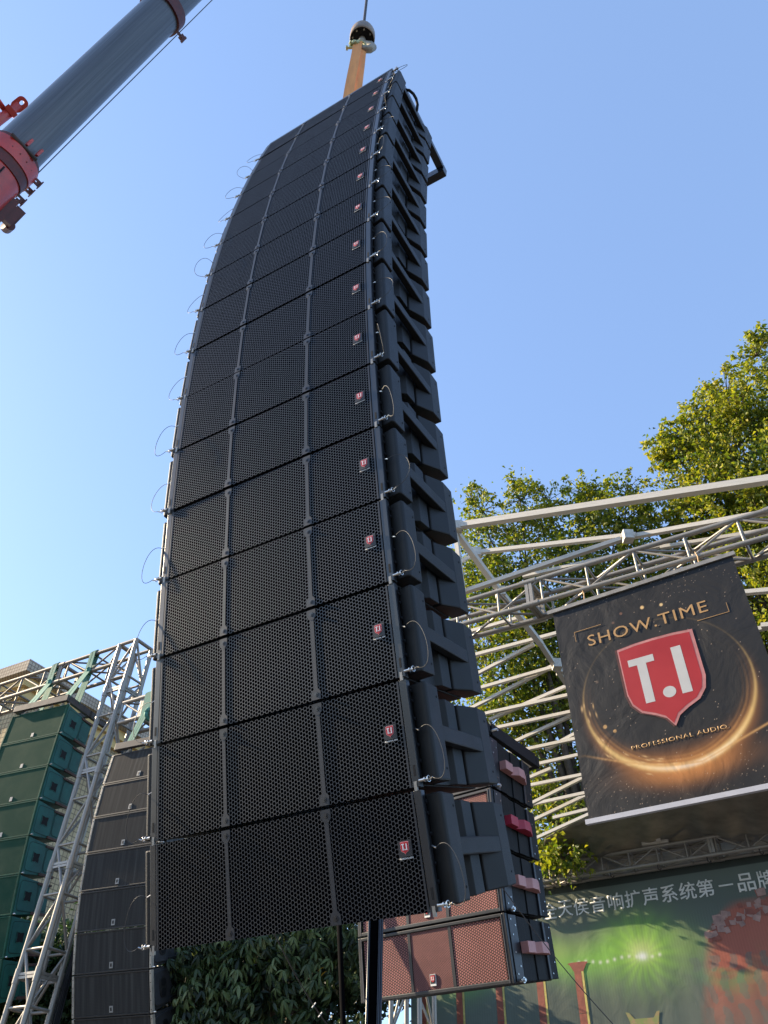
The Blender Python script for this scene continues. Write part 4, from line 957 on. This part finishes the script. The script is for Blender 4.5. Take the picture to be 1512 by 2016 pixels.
link('top_batten', MB().box(-.05, 1.83, -.022, .022, -.012, .028).mesh('tb', MT['alu']), bn)
link('bottom_batten', MB().box(-.03, 1.83, -.024, .024, -2.105, -2.065).mesh('bb', MT['bar']), bn)
for x in (.35, 1.5): link('cable_tie', MB().path([(x, 0, .02), (x+.01, .0, .10), (x, .0, .16)], .006, 5).mesh('tie', MT['gold']), bn)
yb = -.0045
def bt(body, cx, cv, w, h, mat='gold', **k):
    t = link('lettering', text_mesh(body, MT[mat], width=w, height=h, **k), bn); t.location = (cx, yb, -cv); return t
bt('SHOW.TIME', .878, .425, 1.15, .115, spacing=1.12)
o = bt('PROFESSIONAL AUDIO', .905, 1.548, .82, .036, offset=.006, spacing=1.1)
ln = MB().box(.184,.188,yb-.002,yb,-.396,-.294).box(.184,.463,yb-.002,yb,-.2935,-.289).box(1.617,1.621,yb-.002,yb,-.545,-.452).box(1.335,1.621,yb-.002,yb,-.550,-.5455); link('corner_line', ln.mesh('cl', MT['gold']), bn)
SW, SH = .718, .845; cxs, cvs = .905, 1.027
def shp(k, y, dx, dz, mat, name):
    o = link(name, shield(SW, SH, y, y-.0006, k).mesh('s', MT[mat]), bn); o.location = (cxs+dx, 0, -cvs+dz); return o
MT['shlo'] = paint('shield_dark_bevel', (.09,.028,.022), .5); MT['shhi'] = paint('shield_pale_bevel', (.48,.20,.19), .4); MT['shred'] = paint('shield_red', (.36,.014,.020), .5, var=.10, scale=2)
shp(1.0, yb, -.008, 0, 'shlo', 'shield_bevel'); shp(.99, yb-.0009, .010, 0, 'shhi', 'shield_bevel'); shp(.93, yb-.0018, 0, .004, 'shred', 'shield')
MT['tiw'] = paint('ti_white', (.50,.50,.49), .5, var=.05)
Y0, Y1 = yb-.0027, yb-.0032
def lb(*bs):
    m = MB()
    for x0, x1, v0, v1 in bs: m.box(x0, x1, Y1, Y0, -v1, -v0)
    link('letter', m.mesh('letter', MT['tiw']), bn)
link('letter', MB().prism([(.634,-.741),(.634,-.808),(.711,-.808),(.711,-1.186),(.795,-1.186),(.795,-.808),(.874,-.808),(.874,-.741)], lambda x, z: (x, Y0, z), lambda x, z: (x, Y1, z)).mesh('letter', MT['tiw']), bn)
lb((1.040,1.130,.730,1.180))
link('full_stop', MB().prism([(.935+.058*math.cos(a), -1.133+.052*math.sin(a)) for a in [-2*math.pi*i/20 for i in range(20)]], lambda x, z: (x, Y0, z), lambda x, z: (x, Y1, z)).mesh('dot', MT['tiw']), bn)


# ================================================================== POLES AND WIRES
pb = at(735, 1950, 4.75); po = empty('black_post', Vector((pb.x, pb.y, 0)), 'thick black ribbed post standing under the tall black stack', 'post')
link('post', MB().box(-.036,.030,-.035,.035,0,3.6).mesh('p', MT['black']), po)
link('edge_rib', MB().tube((.036,-.028,0), (.036,-.028,3.6), .010, n=8).tube((.026,-.04,0), (.026,-.04,3.6), .008, n=8).tube((-.03,-.038,0), (-.03,-.038,3.6), .007, n=8).mesh('r', MT['rail'], True), po)
t0, t1 = at(677, 2040, 5.6), at(667, 1800, 5.8); d_ = (t1-t0).normalized(); bse = t0 - d_*(t0.z/d_.z)
p_ = link('thin_pole', MB().tube((0,0,0), t1 + d_*.4 - bse, .017, n=10).mesh('tp', MT['black'], True)); p_.location = bse; tag(p_, 'thin black leaning pole left of the thick post, before the trees', 'pole')
def wire(a, b, r, label, knots=()):
    a, b = Vector(a), Vector(b); o = empty('guy_wire', a, label, 'wire', 'thin wires below the stack')
    n = 10; pts = [a.lerp(b, i/n) - a + Vector((0,0,-.03*math.sin(math.pi*i/n))) for i in range(n+1)]
    link('wire', MB().path(pts, r, 5).mesh('w', MT['cable']), o)
    for k in knots: c = a.lerp(b, k)-a + Vector((0,0,-.03*math.sin(math.pi*k))); link('knot', MB().tube(c-Vector((.008,0,.012)), c+Vector((.011,0,.012)), .0035, n=5).mesh('k', MT['white']), o)
wire(at(540,1838,4.9), at(665,2045,5.3), .0032, 'pale thin guy wire with two white ties in front of the dark foliage', (.62, .72))
wire(at(982,1738,4.8), at(1225,2036,5.2), .0026, 'thin dark wire slanting down from the stack across the printed backdrop')

# ================================================================== TREES
def leaves_mesh(name, pts, size, tint, mat, rs, updir=.5, curl=.25, aspect=.62, droop=.5):
    n = len(pts); rr_ = rs.randn(n, 3); nrm = rr_*.75 + np.array([0, 0, 1.])*updir; nrm /= np.linalg.norm(nrm, axis=1)[:, None]
    t = rs.randn(n, 3); t[:, 2] -= droop*1.5; t -= (t*nrm).sum(1)[:, None]*nrm; t /= np.linalg.norm(t, axis=1)[:, None]; s = np.cross(nrm, t)
    L = (size*(.65 + .7*rs.rand(n)))[:, None]; w = L*aspect*.5; c = nrm*L*curl*.5
    base = pts; tip = pts + t*L - nrm*L*.15; l1 = pts + t*L*.38 + s*w + c; r1 = pts + t*L*.38 - s*w + c
    co = np.stack([base, r1, tip, l1], 1).reshape(-1, 3); i = np.arange(n)*4
    f = np.concatenate([np.stack([i, i+1, i+2], 1), np.stack([i, i+2, i+3], 1)])
    me = bpy.data.meshes.new(name); me.vertices.add(len(co)); me.vertices.foreach_set('co', co.ravel().astype(np.float32))
    me.loops.add(f.size); me.loops.foreach_set('vertex_index', f.ravel().astype(np.int32)); me.polygons.add(len(f)); me.polygons.foreach_set('loop_start', (np.arange(len(f))*3).astype(np.int32)); me.update(calc_edges=True)
    a = me.attributes.new('tint', 'FLOAT', 'POINT'); a.data.foreach_set('value', np.repeat(tint, 4).astype(np.float32)); me.materials.append(mat); return me
MT['bark'] = paint('bark', (.085,.065,.048), .9, var=.4, scale=9, bump=.8, bscale=40)
MT['leafA'] = leafmat('fig_leaves', [(0, (.022,.046,.010)), (.35, (.085,.135,.018)), (.60, (.22,.25,.030)), (1, (.40,.35,.05))], .42)
MT['leafD'] = leafmat('dark_leaves', [(0, (.016,.034,.012)), (.6, (.035,.068,.022)), (1, (.075,.110,.035))], .25, .4)
def tree(name, label, clumps, trunk_base, mat, leaf, per_m2, seed, fork=.45, spray=1.0, tr=.16, tone=0., dh=0.):
    rs = np.random.RandomState(seed); org = Vector(trunk_base); root = empty(name, org, label, 'tree')
    P = []; T = []; cs = []; SPR = []
    for (px, py, D, r) in clumps:
        c = ath(px, py, D + dh); r0 = r; r = r * (c - CAMP).length / 14; cs.append((c, r)); c = np.array(c)
        nt_ = max(6, int(30*(r0/.5)**2)); d = rs.randn(nt_, 3); d /= np.linalg.norm(d, axis=1)[:, None]
        lump = 1 + .28*np.sin(d[:, 0]*5 + seed + px)*np.sin(d[:, 2]*4 + py) + .18*rs.randn(nt_)
        rad = r*lump*(.35 + .60*rs.rand(nt_)**.5); tc = c + d*rad[:, None]*np.array([1, 1, .92])
        m = int(per_m2 * .30); ctint = rs.rand(nt_)
        for k in range(nt_):
            mm = max(5, int(m*(.5+rs.rand()))); sp = .12 + .10*rs.rand()
            q = tc[k] + rs.randn(mm, 3)*np.array([sp, sp, sp*.75]); P.append(q)
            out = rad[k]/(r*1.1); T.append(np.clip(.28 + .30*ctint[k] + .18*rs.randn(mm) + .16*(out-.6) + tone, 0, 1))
    for c, r in cs:                                    # loose sprays that break up the outline
        for k in range(int(9*spray)):
            d = rs.randn(3); d[2] = abs(d[2])*.8 + .1; d /= np.linalg.norm(d); d[2] -= .1
            ln = r*(1.1 + .8*rs.rand()) + .15; mm = int(14 + 40*r); u_ = .55 + .45*rs.rand(mm)
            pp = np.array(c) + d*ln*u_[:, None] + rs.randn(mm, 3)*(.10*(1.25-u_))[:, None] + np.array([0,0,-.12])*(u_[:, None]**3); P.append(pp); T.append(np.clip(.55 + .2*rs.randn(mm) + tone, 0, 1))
            SPR.append((Vector(c), Vector(d)*ln))
    P = np.concatenate(P) - np.array(org); T = np.concatenate(T)
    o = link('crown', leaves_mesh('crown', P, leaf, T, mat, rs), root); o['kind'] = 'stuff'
    # trunk and limbs
    mid = sum((c for c, r in cs), Vector()) / len(cs); fk = org.lerp(Vector((mid.x, mid.y, mid.z)), fork)
    link('trunk', MB().path([Vector((0,0,0)), (fk-org)*.5 + Vector((.1,.05,0)), fk-org], [tr, tr*.8, tr*.62], 12).mesh('trunk', MT['bark'], True), root)
    for i, (c, r) in enumerate(cs):
        if i % 2 and len(cs) > 12: continue
        a = fk - org; b = c - org; m1 = a.lerp(b, .5) + Vector((rs.randn()*.2, rs.randn()*.2, .25)); 
        link('limb', MB().path([a, a.lerp(m1, .5), m1, m1.lerp(b, .55) + Vector((rs.randn()*.08, rs.randn()*.08, .1)), b], [tr*.36, tr*.28, tr*.2, tr*.11, tr*.04], 7).mesh('limb', MT['bark'], True), root)
    tw = MB()
    for c, r in cs:
        for k in range(7):
            d = Vector(rs.randn(3)).normalized(); tw.path([c-org, c-org + d*r*.6 + Vector((0,0,.04)), c-org + d*r*1.15], [.014, .009, .003], 4)
    for c, d in SPR: tw.path([c-org, c-org + d*.6, c-org + d*.98 + Vector((0,0,-.1))], [.012, .006, .002], 4)
    o = link('twigs', tw.mesh('twigs', MT['bark']), root); o['kind'] = 'stuff'
    return root
CA = [(1508,668,13,.16),(1490,700,13,.18),(1516,735,13.2,.26),(1432,775,13,.30),(1462,800,13,.45),(1512,820,13.2,.6),(1402,812,12.8,.38),(1395,862,12.8,.5),(1455,872,13,.7),(1345,848,12.8,.20),(1308,868,12.8,.17),(1352,893,12.8,.30),(1312,905,12.8,.14),(1372,935,13,.48),(1435,950,12.8,.72),(1510,960,13,.8),(1392,990,13,.45),(1345,985,13.2,.25),
      (1330,1030,13.6,.25),(1450,1040,13.4,.7),(1525,1080,13.4,.9),(1372,1070,14,.42),(1440,1130,14,.65),(1535,1200,13.6,.9),(1390,1130,14.4,.5),(1500,1290,13.6,.7),(1545,1400,13.6,.9),(1600,830,14,1.1),(1640,1030,14,1.4),(1330,1100,14.5,.4),(1500,1430,14,.8),(1460,1220,14,.7)]
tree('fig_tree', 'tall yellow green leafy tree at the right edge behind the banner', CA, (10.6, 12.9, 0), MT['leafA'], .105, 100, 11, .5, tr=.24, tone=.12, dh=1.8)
CBs = [(928,985,14,.17),(950,1005,14,.24),(940,1050,14,.26),(962,1085,14.2,.42),(922,1120,14.2,.40),(1018,958,14,.15),(1025,985,14,.24),(1048,1015,14,.28),(1080,985,14.2,.22),(1005,1045,14.2,.30),(1075,1045,14.2,.42),(1150,972,14,.24),(1145,1005,14,.30),(1190,975,13.8,.34),(1235,972,13.8,.30),(1255,1005,13.8,.28),(1215,1020,13.8,.46),(1165,1050,14,.48),(1245,1060,14,.32),
       (1120,1105,14,.60),(1030,1110,14,.58),(975,1160,14,.5),(930,1200,14,.5),(1020,1200,14,.7),(1100,1190,14.3,.7),(1180,1130,14.3,.6),(1255,1120,14.5,.45),(1290,1180,14.5,.6),(950,1280,14,.6),(1040,1280,14,.7),(1110,1270,14.3,.7),(985,1360,14,.6),(1060,1370,14.4,.65),(1110,1360,14.8,.6),
       (965,1430,14,.45),(1030,1440,14.6,.55),(1100,1450,14.8,.6),(1070,1520,14.8,.45),(1120,1550,14.8,.45),(1060,1590,14.4,.40),(1100,1620,14.0,.36),(1085,1665,11.7,.24),(1108,1690,11.4,.18),(1065,1685,12,.22),(1180,1210,14.6,.8),(1150,1640,15,.5),(1050,1735,13.6,.5)]
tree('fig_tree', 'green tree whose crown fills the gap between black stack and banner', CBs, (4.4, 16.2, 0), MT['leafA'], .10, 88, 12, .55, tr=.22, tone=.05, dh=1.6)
CD = [(10,1870,15.5,.5),(70,1930,15.5,.6),(120,1900,15.5,.5),(20,1990,15.5,.7),(110,2010,15.5,.7),(60,2080,15.5,.8),(150,1960,15.8,.5),(165,1860,16.5,.4),(-30,1900,15.5,.6)]
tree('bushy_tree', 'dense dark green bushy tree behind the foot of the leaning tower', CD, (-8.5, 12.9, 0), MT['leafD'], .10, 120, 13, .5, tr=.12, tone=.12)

# broad leaved tree under the stack: rosettes of long drooping leaves
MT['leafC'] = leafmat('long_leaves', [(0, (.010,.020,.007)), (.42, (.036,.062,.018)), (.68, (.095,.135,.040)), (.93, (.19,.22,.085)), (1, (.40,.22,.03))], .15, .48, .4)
MT['leafY'] = leafmat('yellowed_leaf', [(0, (.45,.24,.03)), (1, (.5,.3,.05))], .3)
def leaf_mesh(mat, tint):
    v = []; prof = [(0,.0),(.2,.09),(.45,.14),(.7,.11),(.9,.04),(1,0)]
    for t, w in prof:
        z = -.35*t*t; v += [(t, -w, z+.35*w), (t, 0, z), (t, w, z+.35*w)]
    f = []
    for k in range(len(prof)-1):
        a = k*3; f += [(a, a+3, a+4, a+1), (a+1, a+4, a+5, a+2)]
    me = MB().add(v, f).mesh('leaf', mat, True); a = me.attributes.new('tint', 'FLOAT', 'POINT'); a.data.foreach_set('value', [tint]*len(v)); return me
lr = random.Random(5)
CCl = [(390,1890,12.6,.42),(440,1860,12.4,.40),(500,1880,12.4,.42),(430,1940,12.3,.45),(480,1960,12.2,.42),(540,1860,12.2,.42),(590,1845,12.0,.42),(640,1835,12.0,.42),(560,1930,12.0,.36),(610,1920,11.8,.36),(585,1975,11.9,.32),(450,2010,12.2,.5),(400,1990,12.4,.45),(520,2010,12.4,.35),(380,2060,12.5,.5),(500,2080,12.3,.5),(680,1850,12.2,.35),(690,1900,12.6,.38),(640,1880,12.4,.4),(600,2090,12.4,.5),(700,2080,12.4,.5),(360,1930,12.9,.4)]
bo_ = at(560, 1960, 13.0); orgC = Vector((bo_.x, bo_.y, 0))
tc_ = empty('broadleaf_tree', orgC, 'dark tree with long drooping leaves right under the tall stack', 'tree')
ros = []
for (px, py, D, r) in CCl:
    c = at(px, py, D)
    for k in range(int(66*(r/.4)**2)):
        d = Vector((lr.gauss(0,1), lr.gauss(0,1), lr.gauss(0,1))).normalized(); ros.append((c + d*r*(.35+.65*lr.random()**.5), d))
ros.sort(key=lambda q: (q[0]-CAMP).length)
LM = [leaf_mesh(MT['leafC'], t) for t in (.15, .4, .6, .75, .9)]; LY = leaf_mesh(MT['leafY'], .5)
def rosette_mats(c, d):
    out = []; n = lr.choice((5, 6, 7)); a0 = lr.random()*6.28; ax = (Vector((0,0,1)) + d*.9 + (CAMP-c).normalized()*.12).normalized(); q = ax.to_track_quat('Z', 'Y').to_matrix().to_4x4()
    s = lr.uniform(.10, .18)
    for k in range(n):
        a = a0 + 6.28*k/n; dr = lr.uniform(.35, .95)
        out.append(Matrix.Translation(c) @ q @ Matrix.Rotation(a, 4, 'Z') @ Matrix.Rotation(dr, 4, 'Y') @ Matrix.Rotation(lr.uniform(-.4,.4), 4, 'X') @ Matrix.Scale(s*lr.uniform(.8,1.15), 4))
    return out
cnt = 0; bulk = MB(); bt_ = []
co0 = np.array([v.co[:] + (1,) for v in LM[0].vertices]); fc0 = [tuple(p.vertices) for p in LM[0].polygons]
for c, d in ros:
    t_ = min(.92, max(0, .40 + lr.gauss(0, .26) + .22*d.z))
    vis = cnt < 290 and 365 < 756 + F*((c-CAMP).dot(CX))/((c-CAMP).dot(FW)) < 720 and 1008 - F*((c-CAMP).dot(CU))/((c-CAMP).dot(FW)) < 2020
    for M in rosette_mats(c, d):
        M = Matrix.Translation(-orgC) @ M
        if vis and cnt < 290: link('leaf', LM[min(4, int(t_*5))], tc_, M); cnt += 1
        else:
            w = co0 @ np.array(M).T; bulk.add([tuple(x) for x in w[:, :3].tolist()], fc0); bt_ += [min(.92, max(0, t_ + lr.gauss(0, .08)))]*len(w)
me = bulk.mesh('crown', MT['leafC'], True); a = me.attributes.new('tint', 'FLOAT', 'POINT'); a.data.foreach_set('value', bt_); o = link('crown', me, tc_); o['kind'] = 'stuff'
for px, py in ((639, 1904), (644, 1912)):
    link('leaf', LY, tc_, Matrix.Translation(at(px, py, 11.6)-orgC) @ Matrix.Rotation(lr.uniform(2.6,3.4), 4, 'Z') @ Matrix.Rotation(.3, 4, 'Y') @ Matrix.Scale(.12, 4))
link('trunk', MB().path([(0,0,0), (.1,0,1.8), (0,.05,3.4)], [.16,.13,.09], 12).mesh('tr', MT['bark'], True), tc_)
for (px, py, D, r) in CCl[::2]:
    b = at(px, py, D) - orgC; a = Vector((0,.05,3.2)) if b.z > 3 else Vector((.05,0,2.2)); link('limb', MB().path([a, a.lerp(b,.5)+Vector((0,0,.15)), b], [.05,.03,.01], 7).mesh('lb', MT['bark'], True), tc_)
# dense shrubbery behind it, its shade put in by lowering the leaf tone
CE = [(380,1920,14.6,.7),(470,1900,14.8,.8),(560,1900,14.8,.8),(650,1890,14.8,.8),(720,1900,14.8,.7),(420,2010,14.6,.8),(520,2020,14.6,.8),(600,1960,14.8,.6),(690,1960,14.8,.4),(420,1860,15,.7),(330,1990,15,.8)]
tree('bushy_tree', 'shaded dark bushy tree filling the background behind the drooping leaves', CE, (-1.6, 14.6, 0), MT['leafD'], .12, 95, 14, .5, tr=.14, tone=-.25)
